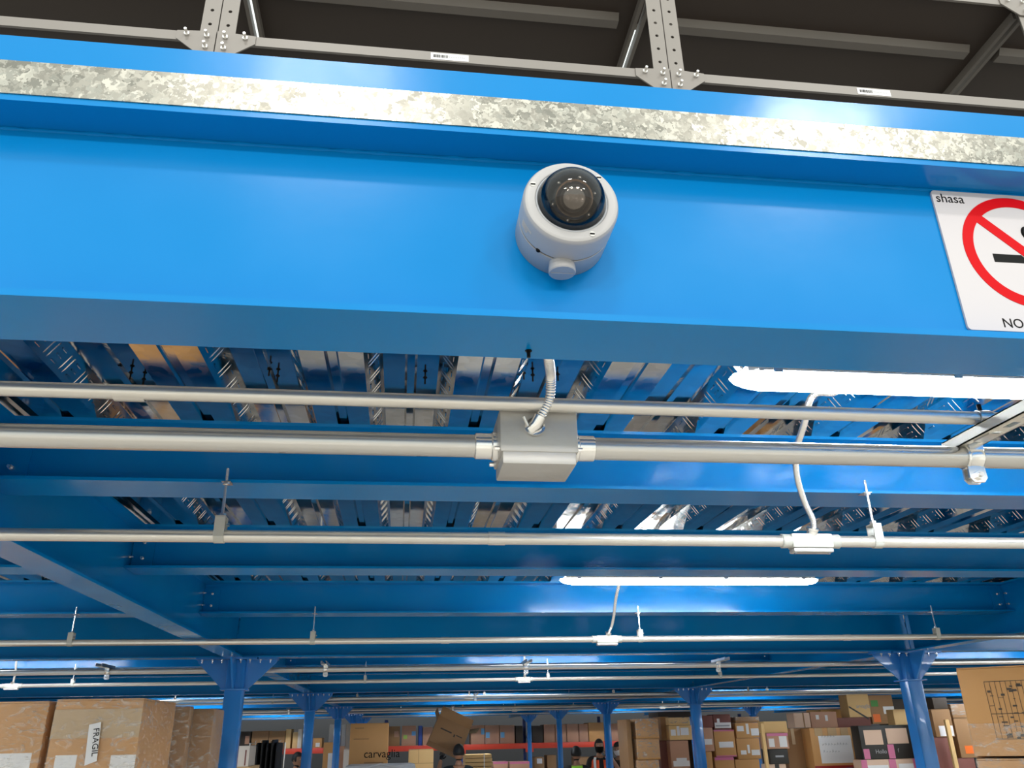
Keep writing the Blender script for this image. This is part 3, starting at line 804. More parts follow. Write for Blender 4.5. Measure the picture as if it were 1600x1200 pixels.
for i, y in enumerate((6.20, 11.13, 16.06)):
    conduit('steel_pipe', 'thin-looking metal pipe behind the {} row of columns'.format(ORD[i]), 'pipe', [(-12, y, ZP), (0, y, ZP), (17, y, ZP)], .0175, 'conduit_steel', n=10)
    for j, x in enumerate((-2.015, -.54, .90, 2.37) if i == 0 else (-2.0, .95, 3.9)):
        strut('short dark strut, {} from the left, holding the pipe behind the {} row of columns'.format(ORD[j], ORD[i]) if i else {-2.015: 'black strut stub at left in front of the brightly lit web', -.54: 'small strut stub right of the nearest left column', .90: 'black strut stub in the middle before the brightly lit web', 2.37: 'shiny strut stub left of the nearest right column'}[x],
              x, y - .20, y + .08, H + .4875, group='far struts' if i else None, mat='zinc')
        pipe = dup(pc0, (x, y, ZP), 'small clamp, {} from the left, on the pipe behind the {} row of columns'.format(ORD[j], ORD[i]), 'far pipe clamps')

# ================================================================== steel shelving on the mezzanine
YF = 1.15; SD = .42; ZB = ZT + DH + .05           # front face, depth, top of the slab
def post_mesh(flip):
    """slotted angle: a holed front leg and a side leg; the corner at the origin, front leg running along +x (or -x)"""
    mb = MB(); w = .030; t = .0018; pitch = .0345; hr = .0036
    z0 = ZB; n = int(1.0 / pitch); s = -1 if flip else 1
    off = (H + 1.2712 - z0) % pitch - pitch / 2
    zs = [z0] + [z0 + off + pitch * k for k in range(n)]
    mb.box(0, s * w, 0, t, zs[0], zs[1])
    for k in range(1, n):
        a, b = zs[k], zs[k + 1]; c = ((a + b) / 2)
        sq = [(.5, 0), (1, 0), (1, .5), (1, 1), (.5, 1), (0, 1), (0, .5), (0, 0)]
        vs = []
        for y in (0, t):
            for q, (u, v) in enumerate(sq): vs.append((s * w * u, y, a + (b - a) * v))
            for q, (u, v) in enumerate(sq):
                ang = -math.pi / 2 + q * math.pi / 4; vs.append((s * (w * .5 + hr * math.cos(ang)), y, c + hr * math.sin(ang)))
        fs = []
        for q in range(8):
            r = (q + 1) % 8
            fs += [(q, r, 8 + r, 8 + q), (16 + q, 16 + r, 24 + r, 24 + q), (8 + q, 8 + r, 24 + r, 24 + q)]
        fs += [(2, 18, 17, 1), (3, 19, 18, 2), (5, 21, 22, 6), (6, 22, 23, 7)]
        mb.add(vs, fs)
    mb.box(0, s * t, t, .030, z0, zs[-1])
    return mb
pm = {}
for fl_ in (False, True):
    pm[fl_] = post_mesh(fl_).mesh('post', False); pm[fl_].materials.append(MATS['grey_post'])
PP = .850
UNIT_LABELS = ['grey slotted-angle shelving unit at top left above the edge beam', 'grey slotted-angle shelving unit in the middle, with one white barcode label',
               'grey slotted-angle shelving unit at top right, diagonal-looking side rail in view', 'grey slotted-angle shelving unit cut off by the right edge of the photo']
for k in range(4):
    xl = -.371 - PP + PP * k + .001; xr = xl + PP - .002
    t = thing('shelving_unit', UNIT_LABELS[k], 'shelving', ((xl + xr) / 2, YF + SD / 2, ZB), 'shelving units along the mezzanine edge')
    for x, f in ((xl, False), (xr, True)):
        for yy, rot in ((YF, 1), (YF + SD, -1)):
            o = link(bpy.data.objects.new('post', pm[f]), t); o.location = (x, yy, 0); o.scale = (1, rot, 1)
    for li, zt in enumerate((H + 1.178, H + 1.474, H + 1.770)):
        sh = MB().box(xl + .004, xr - .004, YF + .004, YF + SD - .004, zt - .0015, zt)
        sh = sh.build('shelf', 'grey_shelf', t, False)
        MB().box(xl + .0335, xr - .0335, YF - .0012, YF + .004, zt - .0205, zt + .0005).build('front_lip', 'grey_post', t, False)
        MB().box(xl + .0335, xr - .0335, YF + SD - .004, YF + SD, zt - .0205, zt).build('back_lip', 'grey_post', t, False)
        MB().prism([(YF + .128, zt - .0015), (YF + .136, zt - .018), (YF + .158, zt - .018), (YF + .166, zt - .0015)], 'x', xl + .03, xr - .045).build('stiffener', 'grey_post', t, False)
        for x, s in ((xl, 1), (xr, -1)):
            MB().box(x + s * .004, x + s * .012, YF + .03, YF + SD - .03, zt - .022, zt - .0015).build('side_lip', 'grey_post', t, False)
            # corner gusset
            poly = [(x, zt + .004), (x + s * .068, zt - .001), (x + s * .068, zt - .0195), (x + s * .030, zt - .050), (x, zt - .050)]
            MB().prism(poly, 'y', YF - .0040, YF - .0014).build('gusset', 'grey_post', t, False)
            bolts(t, [(x + s * .015, YF - .004, zt - .010), (x + s * .015, YF - .004, zt - .0365), (x + s * .050, YF - .004, zt - .009)], r=.0050, l=.006)
    if k in (1, 2):
        x0 = .016 if k == 1 else .867
        MB().box(x0, x0 + .071, YF - .0020, YF - .0013, H + 1.1600, H + 1.1755).build('barcode_label', 'paper', t, False)
        mb = MB(); x = x0 + .005
        for i in range(16):
            w = random.choice((.0006, .001, .0014)); mb.box(x, x + w, YF - .0024, YF - .0020, H + 1.1645, H + 1.1715); x += w + random.choice((.0006, .001))
        mb.build('barcode', 'black', t, False)
        mb = MB()
        for i in range(9): mb.box(x0 + .034 + i * .0034, x0 + .036 + i * .0034, YF - .0022, YF - .0020, H + 1.1665, H + 1.1690)
        mb.build('label_print', 'paper_print', t, False)

# ================================================================== cartons
def carton(label, x0, x1, y, d, z0, z1, mat='kraft', labels=(), tape=None, name='carton', group=None, wrap=False, rot=0, ctape='brown_tape', cat='box', text=()):
    """a closed carton standing with its front at depth y; labels are (u0, v0, u1, v1, material, name[, lift]) in fractions of the front"""
    cx_ = (x0 + x1) / 2; cy_ = y + d / 2
    t = thing(name, label, cat, (cx_, cy_, z0), group)
    w = x1 - x0; h = z1 - z0; c = min(w, h, d) * .018
    g = min(.012, h * .05)
    MB().cbox(x0, x1, y, y + d, z0, z1 - g * .6, c).build('body', mat, t)
    for a, b in ((y + .002, y + d / 2 - .003), (y + d / 2 + .003, y + d - .002)):
        MB().cbox(x0 + .002, x1 - .002, a, b, z1 - g * .6, z1, g * .15).build('top_flap', mat, t)
    if tape: MB().box(cx_ - .03, cx_ + .03, y - .0012, y, z1 - min(.12, h * .4), z1).box(cx_ - .03, cx_ + .03, y - .0012, y + d, z1, z1 + .001).build('packing_tape', tape, t, False)
    for i, l in enumerate(labels):
        u0, v0, u1, v1, m, nm = l[:6]
        dy = .0016 + .0006 * i
        MB().box(x0 + w * u0, x0 + w * u1, y - dy, y - .0002, z0 + h * v0, z0 + h * v1).build(nm, m, t, False)
    for s, u, v, sz, m in text:
        lettering(s, sz, m, t, (x0 + w * u, y - .0035, z0 + h * v))
    if wrap:
        e = .006
        MB().cbox(x0 - e, x1 + e, y - e, y + d + e, z0 + .02, z1 + .004, .018).build('stretch_film', 'stretch_film', t)
    if rot: t.rotation_euler = (0, 0, R(rot))
    return t
def px(label, l, r, tp, bt, Y, d=.4, zmin=None, **k):
    """a carton whose front fills the pixel box l..r, tp..bt at depth Y"""
    m = (tp + bt) / 2
    a, b = at(l, m, Y), at(r, m, Y)
    top, bot = at((l + r) / 2, tp, Y).z, at((l + r) / 2, bt, Y).z
    return carton(label, a.x, b.x, Y, d, bot if zmin is None else zmin, top, **k)
def pallet(label, x0, x1, y, d, group='pallets below the frame'):
    t = thing('pallet', label, 'pallet', ((x0 + x1) / 2, y + d / 2, 0), group)
    for i in range(5):
        a = x0 + (x1 - x0 - .09) * i / 4
        MB().box(a, a + .09, y, y + d, .122, .144).build('deck_board', 'wood', t, False)
    for i in range(3):
        b = y + (d - .09) * i / 2
        MB().box(x0, x1, b, b + .09, .022, .122).build('stringer', 'wood', t, False)
        MB().box(x0, x1, b, b + .09, 0, .022).build('bottom_board', 'wood', t, False)
    return t
def base(l, r, Y, d, ztop, what):
    """pallet and a tall plain carton under a stack, below the frame"""
    a, b = at(l, 1195, Y).x, at(r, 1195, Y).x
    pallet('wooden pallet under the stack of ' + what, a, b, Y, d)
    carton('plain carton under the stack of ' + what, a, b, Y, d, .144, ztop, 'kraft', group='cartons at the foot of the stacks')
def zat(x, y, Y): return at(x, y, Y).z

# --- near left: shrink-wrapped cartons
YL = 4.6
W_ = lambda u0, v0, u1, v1: (u0, v0, u1, v1, 'paper', 'paper_label')
zb = zat(66, 1260, YL)
base(-90, 62, YL, .6, zb, 'wrapped cartons at the far left edge')
px('shrink-wrapped carton at the far left edge with a white paper label', -92, 62, 1097, 1260, YL, .6, zmin=zb, labels=[(.58, .30, .92, .50, 'paper', 'paper_label')], wrap=True)
base(64, 214, YL, .62, zb, 'wrapped cartons with the fragile slip')
a, b = at(80, 1170, YL - .02).x - .015, at(214, 1170, YL - .02).x
w = b - a
top = zat(150, 1092, YL - .02)
t = carton('big shrink-wrapped carton with a white slip reading FRAGIL, left foreground', a, b, YL - .02, .64, zb, top, 'kraft', wrap=True,
           labels=[(.10, .30, .34, .465, 'paper', 'paper_label'), (.72, .30, 1.0, .455, 'paper', 'paper_label'), (0, .62, 1, .90, 'clear_tape', 'clear_tape_band')])
f0 = at(143, 1162, YL - .05)
MB().prism([(f0.x - .030, f0.z + .086), (f0.x + .024, f0.z + .098), (f0.x + .034, f0.z - .078), (f0.x - .020, f0.z - .098)], 'y', YL - .0385, YL - .0370).build('fragile_slip', 'paper', t, False)
up = Vector((-.06, 0, 1)).normalized()
lettering('FRAGIL', .040, 'black', t, (f0.x - .006, YL - .0395, f0.z + .070), right=(.10, 0, -1), up=(1, 0, .10), depth=.0006, sx=1.0)
x0 = at(288, 1150, 5.35).x
px('dark wrapped filler standing for the side face of the FRAGIL carton', 229, 287, 1104, 1260, 5.28, .10, zmin=zat(250, 1260, 5.28), mat='kraft_dark', wrap=True)  # stands for the FRAGIL carton's darker side, shade put into the colour
base(229, 287, 5.28, .10, zat(250, 1260, 5.28), 'filler cartons behind the fragile one')
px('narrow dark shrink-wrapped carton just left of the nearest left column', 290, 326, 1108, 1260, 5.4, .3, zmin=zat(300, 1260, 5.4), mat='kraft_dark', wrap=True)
base(290, 326, 5.4, .3, zat(300, 1260, 5.4), 'narrow wrapped cartons')

# --- near right: tall printed carton
YR = 4.6
def print_box(t, u0, x1, zt, zb_, y):
    mb = MB()
    for i in range(9):
        x = u0 + (x1 - u0) * i / 8; mb.box(x, x + .0022, y - .003, y - .002, zb_, zt)
    for z in (zt, (zt + zb_) / 2 - .02, zb_): mb.box(u0, x1 + .002, y - .003, y - .002, z, z + .003)
    random.seed(3)
    for i in range(34):
        x = random.uniform(u0, x1 - .03); z = random.uniform(zb_, zt - .02); mb.box(x, x + random.uniform(.01, .03), y - .0032, y - .0022, z, z + random.uniform(.002, .012))
    mb.build('printed_panel', 'ink', t, False)
zr = zat(1560, 1181, YR)
PW, PD, PA = .60, .58, R(-36)
pc = at(1507, 1105, YR)                           # its front left corner
def turn(t, w, d):
    off = Vector((-w / 2, -d / 2, 0)); off.rotate(Matrix.Rotation(PA, 3, 'Z'))
    t.location = (pc.x - off.x, pc.y - off.y, t.location.z); t.rotation_euler = (0, 0, PA)
xa, xb = pc.x, pc.x + PW
t = carton('large light-brown carton with a black printed grid, tallest at right edge', xa, xb, YR, PD, zr, zat(1510, 1044, YR), 'kraft')
print_box(t, xa + .125, xa + .335, zr + .385, zr + .085, YR)
MB().cbox(xa - .006, xb + .006, YR - .006, YR + PD + .006, zr, zr + .17, .01).build('stretch_film', 'stretch_film', t)
turn(t, PW, PD)
t = carton('light-brown carton wrapped in film directly beneath the large printed one', xa, xb, YR, PD, .65, zr - .012, 'kraft', wrap=True)
turn(t, PW, PD)
t = pallet('wooden pallet under the stack with the printed carton', xa, xb, YR, PD); turn(t, PW, PD)
t = carton('plain carton at the foot of the stack with the printed carton', xa, xb, YR, PD, .144, .648, 'kraft', group='cartons at the foot of the stacks'); turn(t, PW, PD)

# --- behind the right column
Y = 8.2
zb = zat(1480, 1215, Y)
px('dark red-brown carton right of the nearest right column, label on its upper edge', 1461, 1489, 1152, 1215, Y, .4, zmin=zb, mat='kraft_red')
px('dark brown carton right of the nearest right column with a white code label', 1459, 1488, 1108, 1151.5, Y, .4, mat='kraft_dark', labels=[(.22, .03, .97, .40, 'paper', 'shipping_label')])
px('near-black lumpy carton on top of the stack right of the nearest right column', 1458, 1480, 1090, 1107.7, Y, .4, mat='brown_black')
base(1460, 1489, Y, .4, zb, 'dark cartons right of the nearest right column')
t = px('pale upright board leaning between dark cartons at right', 1489, 1495, 1124, 1240, Y - .12, .03, zmin=0, mat='kraft_pale', name='board', cat='board')
zb = zat(1505, 1240, Y)
px('brown carton with an orange sticker left of the tall printed carton', 1496, 1525, 1122, 1184, Y, .4, mat='kraft_dark', labels=[(.28, .10, .72, .30, 'orange_sticker', 'orange_sticker'), (.80, .45, .98, .75, 'paper', 'shipping_label')])
px('dull red carton below the one with the orange sticker', 1499, 1528, 1184.4, 1240, Y, .4, zmin=zb, mat='kraft_red')
px('small film-wrapped carton on top of the one with the orange sticker', 1487, 1510, 1100, 1121.6, Y, .4, mat='kraft_dark', wrap=True)
base(1498, 1526, Y, .4, zb, 'cartons left of the printed carton')

# --- pile right of centre, front row
Y = 8.5
zb = zat(1390, 1250, Y)
px('pale carton with two white papers and pink tape beneath the black carton', 1350, 1441, 1186, 1250, Y, .16, zmin=zb, mat='peach',
   labels=[(.10, .0, .46, .86, 'paper', 'paper_label'), (.64, .0, .94, .88, 'paper', 'paper_label'), (.0, .3, .10, 1, 'pink_tape', 'pink_tape'), (.48, .2, .60, 1.0, 'pink_tape', 'pink_tape'), (.9, .4, 1, 1, 'pink_tape', 'pink_tape')])
t = px('black carton with two peach windows and pink tape, right of centre', 1345, 1428, 1133, 1185.5, Y, .16, mat='carton_black',
   labels=[(.08, .42, .42, .86, 'peach', 'printed_window'), (.50, .44, .90, .90, 'peach', 'printed_window'), (.02, .0, .13, .30, 'pink_tape', 'pink_tape'), (.48, .0, .60, .42, 'pink_tape', 'pink_tape')], text=[('Hollo', .24, .16, .055, 'paper_print'), ('f', .66, .18, .055, 'paper_print')])
base(1347, 1438, Y, .16, zb, 'the black carton with peach windows')
zb = zat(1420, 1250, 8.75)
px('tall yellowish carton partly behind the nearest right column', 1399, 1446, 1108, 1155, 9.1, .14, mat='kraft_pale', labels=[(.52, .0, .68, 1, 'pink_tape', 'pink_tape')])
px('yellowish carton under the tall one beside the nearest right column', 1400, 1448, 1155.4, 1250, 9.1, .14, zmin=zat(1420, 1250, 9.1), mat='kraft_pale')
base(1400, 1448, 9.1, .14, zat(1420, 1250, 9.1), 'yellowish cartons beside the right column')
Y = 9.0
zb = zat(1300, 1202, Y)
t = px('brown carton with a large handwritten white sheet, right of centre', 1269, 1342, 1137, 1200, Y, .2, labels=[(.16, .12, .86, .80, 'paper', 'handwritten_sheet'), (0, .0, 1, .06, 'red_tape', 'red_tape'), (.1, .8, .27, 1, 'clear_tape', 'clear_tape'), (.38, .8, .57, 1, 'clear_tape', 'clear_tape'), (.66, .8, .82, 1, 'clear_tape', 'clear_tape')])
c0 = at(1283, 1160, Y)
for i, dz in enumerate((.048, -.03, -.10)):
    mb = MB(); random.seed(20 + i); x = c0.x + .01
    for j in range((5, 9, 6)[i]):
        hgt = random.uniform(.012, .026); mb.tube([(x, Y - .0045, c0.z + dz), (x + .008, Y - .0045, c0.z + dz + hgt), (x + .016, Y - .0045, c0.z + dz + .004)], .0018, 4); x += .033
    mb.build('handwriting', 'paper_print', t)
base(1269, 1342, Y, .2, zb, 'the carton with a handwritten sheet')
zb = zat(1250, 1240, Y + .2)
px('tall plain brown carton left of the one with the handwritten sheet', 1232, 1268, 1138, 1240, Y + .2, .16, zmin=zb, mat='kraft_dark', labels=[(.28, .75, .42, 1, 'clear_tape', 'clear_tape'), (.45, .05, .52, .30, 'red_tape', 'red_tape')])
base(1232, 1268, Y + .2, .16, zb, 'the tall plain brown carton')
zb = zat(1215, 1240, Y)
px('white-flecked pale carton at the bottom of the narrow stack with a black carton', 1204, 1231, 1194, 1240, Y, .2, zmin=zb, mat='peach', labels=[(.35, .4, .6, 1, 'carton_black', 'black_band')])
px('small black carton with faint white print in the narrow stack', 1203, 1232, 1170.5, 1193.6, Y, .2, mat='carton_black', labels=[(.3, .45, .75, .58, 'paper_print', 'faint_print')])
px('reddish carton with two white labels above the small black carton', 1199, 1232, 1145.5, 1170, Y, .2, mat='kraft_pink', labels=[(0, .82, 1, 1, 'pink_tape', 'pink_tape'), (.06, .12, .32, .66, 'paper', 'shipping_label'), (.56, .10, .92, .80, 'paper', 'shipping_label')])
base(1203, 1232, Y, .2, zb, 'the small black carton')
t = px('yellowish open-edged carton atop the narrow stack with a black carton', 1194, 1230, 1127, 1145, Y + .05, .15, mat='kraft_pale')
t = px('thin pale upright batten left of the small black carton', 1196, 1200.5, 1130, 1240, Y - .12, .04, zmin=0, mat='kraft_pale', name='wood_batten', cat='batten')
# second row, higher
Y = 10.0
zb = zat(1300, 1138, Y)
px('pale carton with a dark diagonal strap in the upper row', 1241, 1266, 1114, 1137, Y, .2, mat='peach', labels=[(.56, .0, .64, 1, 'kraft_dark', 'strap')])
px('purplish carton with two small white tags in the upper row', 1267, 1308, 1112, 1137, Y, .2, mat='kraft_pink', labels=[(.20, .52, .32, .80, 'paper', 'tag'), (.55, .42, .65, .78, 'paper', 'tag')])
px('brownish-pink low carton below the striped pale carton', 1309, 1361, 1121, 1137, Y, .2, mat='kraft_red')
t = px('pale carton with dark lettering and a diagonal black strap, upper row', 1325, 1359, 1085, 1120.6, Y, .2, mat='kraft_pale', text=[('arvaglia', .36, .40, .062, 'paper_print')])
a = at(1326, 1103, Y); b = at(1357, 1123, Y)
MB().prism([(a.x, a.z), (b.x, b.z + .012), (b.x, b.z - .012), (a.x, a.z - .020)], 'y', Y - .004, Y - .001).build('strap', 'carton_black', t, False)
px('dark carton with a green spot and an orange sticker, upper row at right', 1360, 1397, 1086, 1131, Y, .2, mat='kraft_dark', labels=[(.06, .60, .36, .82, 'green_sticker', 'green_sticker'), (.06, .06, .36, .34, 'orange_sticker', 'orange_sticker'), (.54, .34, 1.0, .60, 'paper', 'shipping_label')])
px('blackish carton top right of the upper row, behind the column', 1398, 1440, 1092, 1137, Y + .3, .4, mat='brown_black')
px('cream carton peeking out behind the purplish tagged carton', 1284, 1316, 1108, 1137, Y + .5, .4, mat='kraft_pale')
zz = zat(1330, 1138, Y)
a_, b_ = at(1241, 1137, Y).x, at(1440, 1137, Y).x
t = thing('storage_rack', 'low steel rack under the upper row of cartons, hidden by the front stacks', 'rack', ((a_ + b_) / 2, Y + .4, 0))
MB().box(a_, b_, Y - .02, Y + .95, zz - .09, zz - .035).build('shelf', 'wood', t, False)
for xx in (a_ + .03, b_ - .03):
    for yy in (Y, Y + .9): MB().box(xx - .025, xx + .025, yy - .025, yy + .025, 0, zz - .09).build('post', 'rack_blue', t, False)

# --- label-covered stacks between the columns
Y = 12.0
lab3 = [(.05, .45, .34, .80, 'paper', 'shipping_label'), (.44, .25, .56, .95, 'paper', 'shipping_label'), (.64, .15, .98, .62, 'paper', 'shipping_label')]
zb = zat(1170, 1250, Y)
px('film-topped brown carton at the top of the third label-covered stack', 1149, 1186, 1120, 1129, Y, .25, mat='kraft_dark', wrap=True)
px('brown carton with three white labels, upper in the third stack', 1150, 1186, 1129.4, 1153, Y, .25, labels=lab3)
px('brown carton with three white labels, middle of the third stack', 1152, 1188, 1153.4, 1186, Y, .25, labels=[(.14, .22, .38, .42, 'paper', 'shipping_label'), (.44, .28, .54, .68, 'paper', 'shipping_label'), (.60, .18, .96, .44, 'paper', 'shipping_label')])
px('brown carton at the bottom of the third stack', 1152, 1190, 1186.4, 1250, Y, .25, zmin=zb)
base(1152, 1189, Y, .25, zb, 'label-covered cartons, third stack')
px('reddish carton with a broad dark-striped label at the top of the second stack', 1115, 1142, 1116, 1140, Y, .25, mat='kraft_red', labels=[(.05, .10, .98, .46, 'paper', 'shipping_label'), (.1, .2, .9, .3, 'paper_print', 'label_print'), (.2, .46, .35, .72, 'paper', 'shipping_label')])
px('brown carton edged with pink tape, middle of the second stack', 1117, 1149, 1140.5, 1182.5, Y, .25, labels=[(0, .95, 1, 1, 'pink_tape', 'pink_tape'), (.2, .34, .9, .56, 'paper', 'shipping_label'), (0, 0, 1, .05, 'pink_tape', 'pink_tape')])
px('brown carton edged with pink tape at the bottom of the second stack', 1120, 1150, 1183, 1250, Y, .25, zmin=zb, labels=[(0, .93, 1, 1, 'pink_tape', 'pink_tape'), (.3, .6, .95, .74, 'paper', 'shipping_label')])
base(1119, 1150, Y, .25, zb, 'label-covered cartons, second stack')
px('dark reddish carton just right of the column among the stacks', 1099, 1114, 1118, 1136.5, Y, .25, mat='kraft_red')
px('pinkish carton with a white label just right of the column among the stacks', 1096, 1115, 1137, 1174, Y, .25, mat='kraft_pink', labels=[(.2, .28, .86, .52, 'paper', 'shipping_label')])
px('tan carton beneath the pinkish one right of the column among the stacks', 1098, 1116, 1174.5, 1250, Y, .25, zmin=zb)
base(1097, 1116, Y, .25, zb, 'cartons just right of the column')
px('yellow film-topped low carton on the first stack left of the column', 1045, 1078, 1121, 1133, Y, .25, mat='kraft_pale', wrap=True)
px('yellow carton with white labels left of the column among the stacks', 1046, 1081, 1133.5, 1156, Y, .25, mat='kraft_pale', labels=[(.06, .30, .28, .72, 'paper', 'shipping_label'), (.34, .30, .46, .95, 'paper', 'shipping_label'), (.50, .32, .86, .84, 'paper', 'shipping_label')])
px('peach carton with a cluster of white labels near its foot', 1048, 1077, 1157, 1200, Y, .25, mat='kraft_pink', labels=[(.10, .06, .98, .26, 'paper', 'shipping_label'), (.28, .2, .84, .36, 'paper', 'shipping_label')])
px('pinkish carton below the peach one left of the column', 1049, 1079, 1200.4, 1250, Y, .25, zmin=zb, mat='kraft_pink')
base(1048, 1080, Y, .25, zb, 'cartons just left of the column')
px('dark brown tall carton beside the yellow labelled carton', 1033, 1046, 1120, 1157, Y + .15, .4, mat='kraft_dark')
px('reddish-brown tall carton below the dark brown one', 1034, 1048, 1157.4, 1250, Y + .15, .4, zmin=zb, mat='kraft_red')
base(1034, 1047, Y + .15, .4, zb, 'tall dark brown cartons')
px('long dark carton lying high on the dark stacks left of the column', 1028, 1085, 1112, 1120, Y + .62, .5, mat='brown_black')
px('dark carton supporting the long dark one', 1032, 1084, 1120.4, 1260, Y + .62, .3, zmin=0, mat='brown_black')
# tall film-wrapped stack left of them
Y = 11.6
zb = zat(1010, 1250, Y)
px('tall film-wrapped carton, upper, at the left end of the stacks', 994, 1029, 1123, 1154, Y, .6, wrap=True)
px('tall film-wrapped carton, middle, at the left end of the stacks', 996, 1031, 1154.5, 1187, Y, .6, wrap=True)
px('tall film-wrapped carton, lower, at the left end of the stacks', 997, 1032, 1187.5, 1250, Y, .6, zmin=zb, wrap=True)
base(996, 1032, Y, .6, zb, 'film-wrapped cartons')
px('narrow dark filler standing for the left side face of the film-wrapped stack', 983, 990, 1124, 1260, Y + .02, .5, zmin=0, mat='kraft_dark')  # separate piece for the stack's dark side, shade put into its colour

# --- centre: large lettered carton and neighbours
Y = 11.5
t = px('large upright brown carton lettered carvaglia, left of centre', 546, 606, 1130, 1200, Y, .5, mat='kraft',
       labels=[(.12, .88, .36, .90, 'kraft_dark', 'printed_line'), (.10, .635, .50, .655, 'kraft_dark', 'printed_line'), (.40, .10, .90, .125, 'kraft_dark', 'printed_line')], text=[('carvaglia', .38, .225, .135, 'black')])
zb = zat(580, 1200, Y)
base(546, 606, Y, .5, zb - .001, 'the large lettered carton')
t = thing('wrapped_bundle', 'grey plastic-wrapped bundle low in front of the large lettered carton', 'bundle', (at(595, 1200, 10.8).x, 10.95, 0))
a, b = at(538, 1200, 10.8).x, at(650, 1200, 10.8).x; zt = zat(600, 1194, 10.8)
MB().cbox(a, b, 10.8, 11.2, .144, zt, .06).build('plastic_sheet', 'poly_grey', t)
MB().tube([((a + b) / 2 - .3, 10.79, zt - .06), ((a + b) / 2, 10.78, zt + .004), ((a + b) / 2 + .3, 10.79, zt - .05)], .010, 6).build('fold', 'poly_grey', t)
pallet('wooden pallet under the plastic-wrapped bundle', a, b, 10.8, .4)
Y = 12.6
px('cream carton with a cross-shaped seam left of the man in the dark shirt', 638, 677, 1171, 1230, Y, .4, zmin=zat(655, 1230, Y), mat='kraft_pale', labels=[(.395, .64, .41, 1, 'kraft_dark', 'seam'), (0, .625, 1, .637, 'kraft_dark', 'seam')])
base(638, 677, Y, .4, zat(655, 1230, Y), 'the cream carton')
# flat cartons bundle and pink-edged cartons right of the man
Y = 15.0
zz = zat(750, 1178, Y); a, b = at(727, 1190, Y).x, at(770, 1190, Y).x
t = thing('flat_carton_bundle', 'strapped bundle of flat-packed cartons right of the man in the dark shirt', 'bundle', ((a + b) / 2, Y + .3, .144))
nz = 24; hz = (zz - .144) / nz
for i in range(nz): MB().box(a, b - .01 * (i % 3), Y, Y + .6, .144 + i * hz, .144 + (i + .86) * hz).build('flat_carton', 'kraft_pale', t, False)
MB().box((a + b) / 2 + .08, (a + b) / 2 + .095, Y - .004, Y, .144, zz).build('strap', 'paper', t, False)
pallet('wooden pallet under the flat-packed cartons', a, b, Y, .6)
Y = 16.2
for l, r, w in ((771, 794, 'left'), (797, 828, 'right')):
    zb = zat(800, 1250, Y)
    px('pinkish-edged carton before the red racking, {} of the pair'.format(w), l, r, 1190, 1250, Y, .4, zmin=zb, mat='kraft_pink', labels=[(0, .94, 1, 1, 'pink_tape', 'pink_edge')])
    base(l, r, Y, .4, zb, 'pinkish-edged cartons, {} one'.format(w))

# --- left of centre: white cartons, garment bags, boards
Y = 9.2
zb = zat(340, 1250, Y)
t = thing('storage_rack', 'rack carrying white cartons behind the nearest left column', 'rack', (at(350, 1200, Y).x, Y + .3, 0))
a, b = at(306, 1200, Y).x, at(393, 1200, Y).x; zs = zat(345, 1198, Y)
MB().box(a, b, Y, Y + .5, zs - .05, zs - .004).build('shelf', 'wood', t, False)
for xx in (a + .03, b - .03): MB().box(xx - .02, xx + .02, Y + .2, Y + .24, 0, zs - .05).build('post', 'rack_blue', t, False)
for l, r, w in ((310, 335, 'left'), (370, 389, 'right')):
    px('white carton with a red-brown arrow stripe, visible {} of the nearest left column'.format(w), l, r, 1165.5, 1197.6, Y, .4, mat='carton_white', labels=[(.66, .04, .78, .80, 'kraft_red', 'arrow_stripe')] + ([(.05, .80, .30, .98, 'paper_print', 'tag')] if w == 'left' else []))
px('near-black tray carton on the white carton left of the nearest left column', 320, 338, 1143, 1165, Y, .4, mat='brown_black')
Y = 10.2
a, b = at(389, 1180, Y).x, at(436, 1180, Y).x
t = thing('garment_rail', 'garment rail holding the row of black garment bags', 'rail', ((a + b) / 2, Y + .2, 0))
zt = zat(412, 1161, Y)
MB().tube([(a - .03, Y + .2, 0), (a - .03, Y + .2, zt), (b + .03, Y + .2, zt), (b + .03, Y + .2, 0)], .012, 8).build('rail_tube', 'zinc', t)
for xx in (a - .03, b + .03): MB().box(xx - .02, xx + .02, Y - .05, Y + .45, 0, .03).build('foot', 'zinc', t, False)
n = 6
for i in range(n):
    x = a + (b - a) * (i + .5) / n; hw = (b - a) / n * .47; dz = random.uniform(-.02, .03) - (.04 if i == 0 else 0)
    t = thing('garment_bag', 'black garment bag, {} from the left in the hanging row'.format(ORD[i]), 'garment bag', (x, Y + .2, zt - 1.1), 'black garment bags')
    mb = MB(); vs = []; lv = [(0, .9, .20), (-.04, 1, .24), (-.3, .92, .23), (-.7, 1.02, .24), (-1.05, .95, .22)]
    for z, sx, dy in lv:
        for k in range(10):
            ang = 2 * math.pi * k / 10; vs.append((x + hw * sx * math.cos(ang), Y + .2 + dy * math.sin(ang), zt + dz + .005 + z))
    fs = [(j * 10 + k, j * 10 + (k + 1) % 10, (j + 1) * 10 + (k + 1) % 10, (j + 1) * 10 + k) for j in range(4) for k in range(10)] + [tuple(range(10)), tuple(range(40, 50))]
    mb.add(vs, fs).build('bag', 'black_cloth', t)
    MB().tube([(x, Y + .2, zt + dz), (x, Y + .2, zt + .018), (x + .01, Y + .21, zt + .026)], .003, 5).build('hook', 'zinc', t)
Y = 17.5
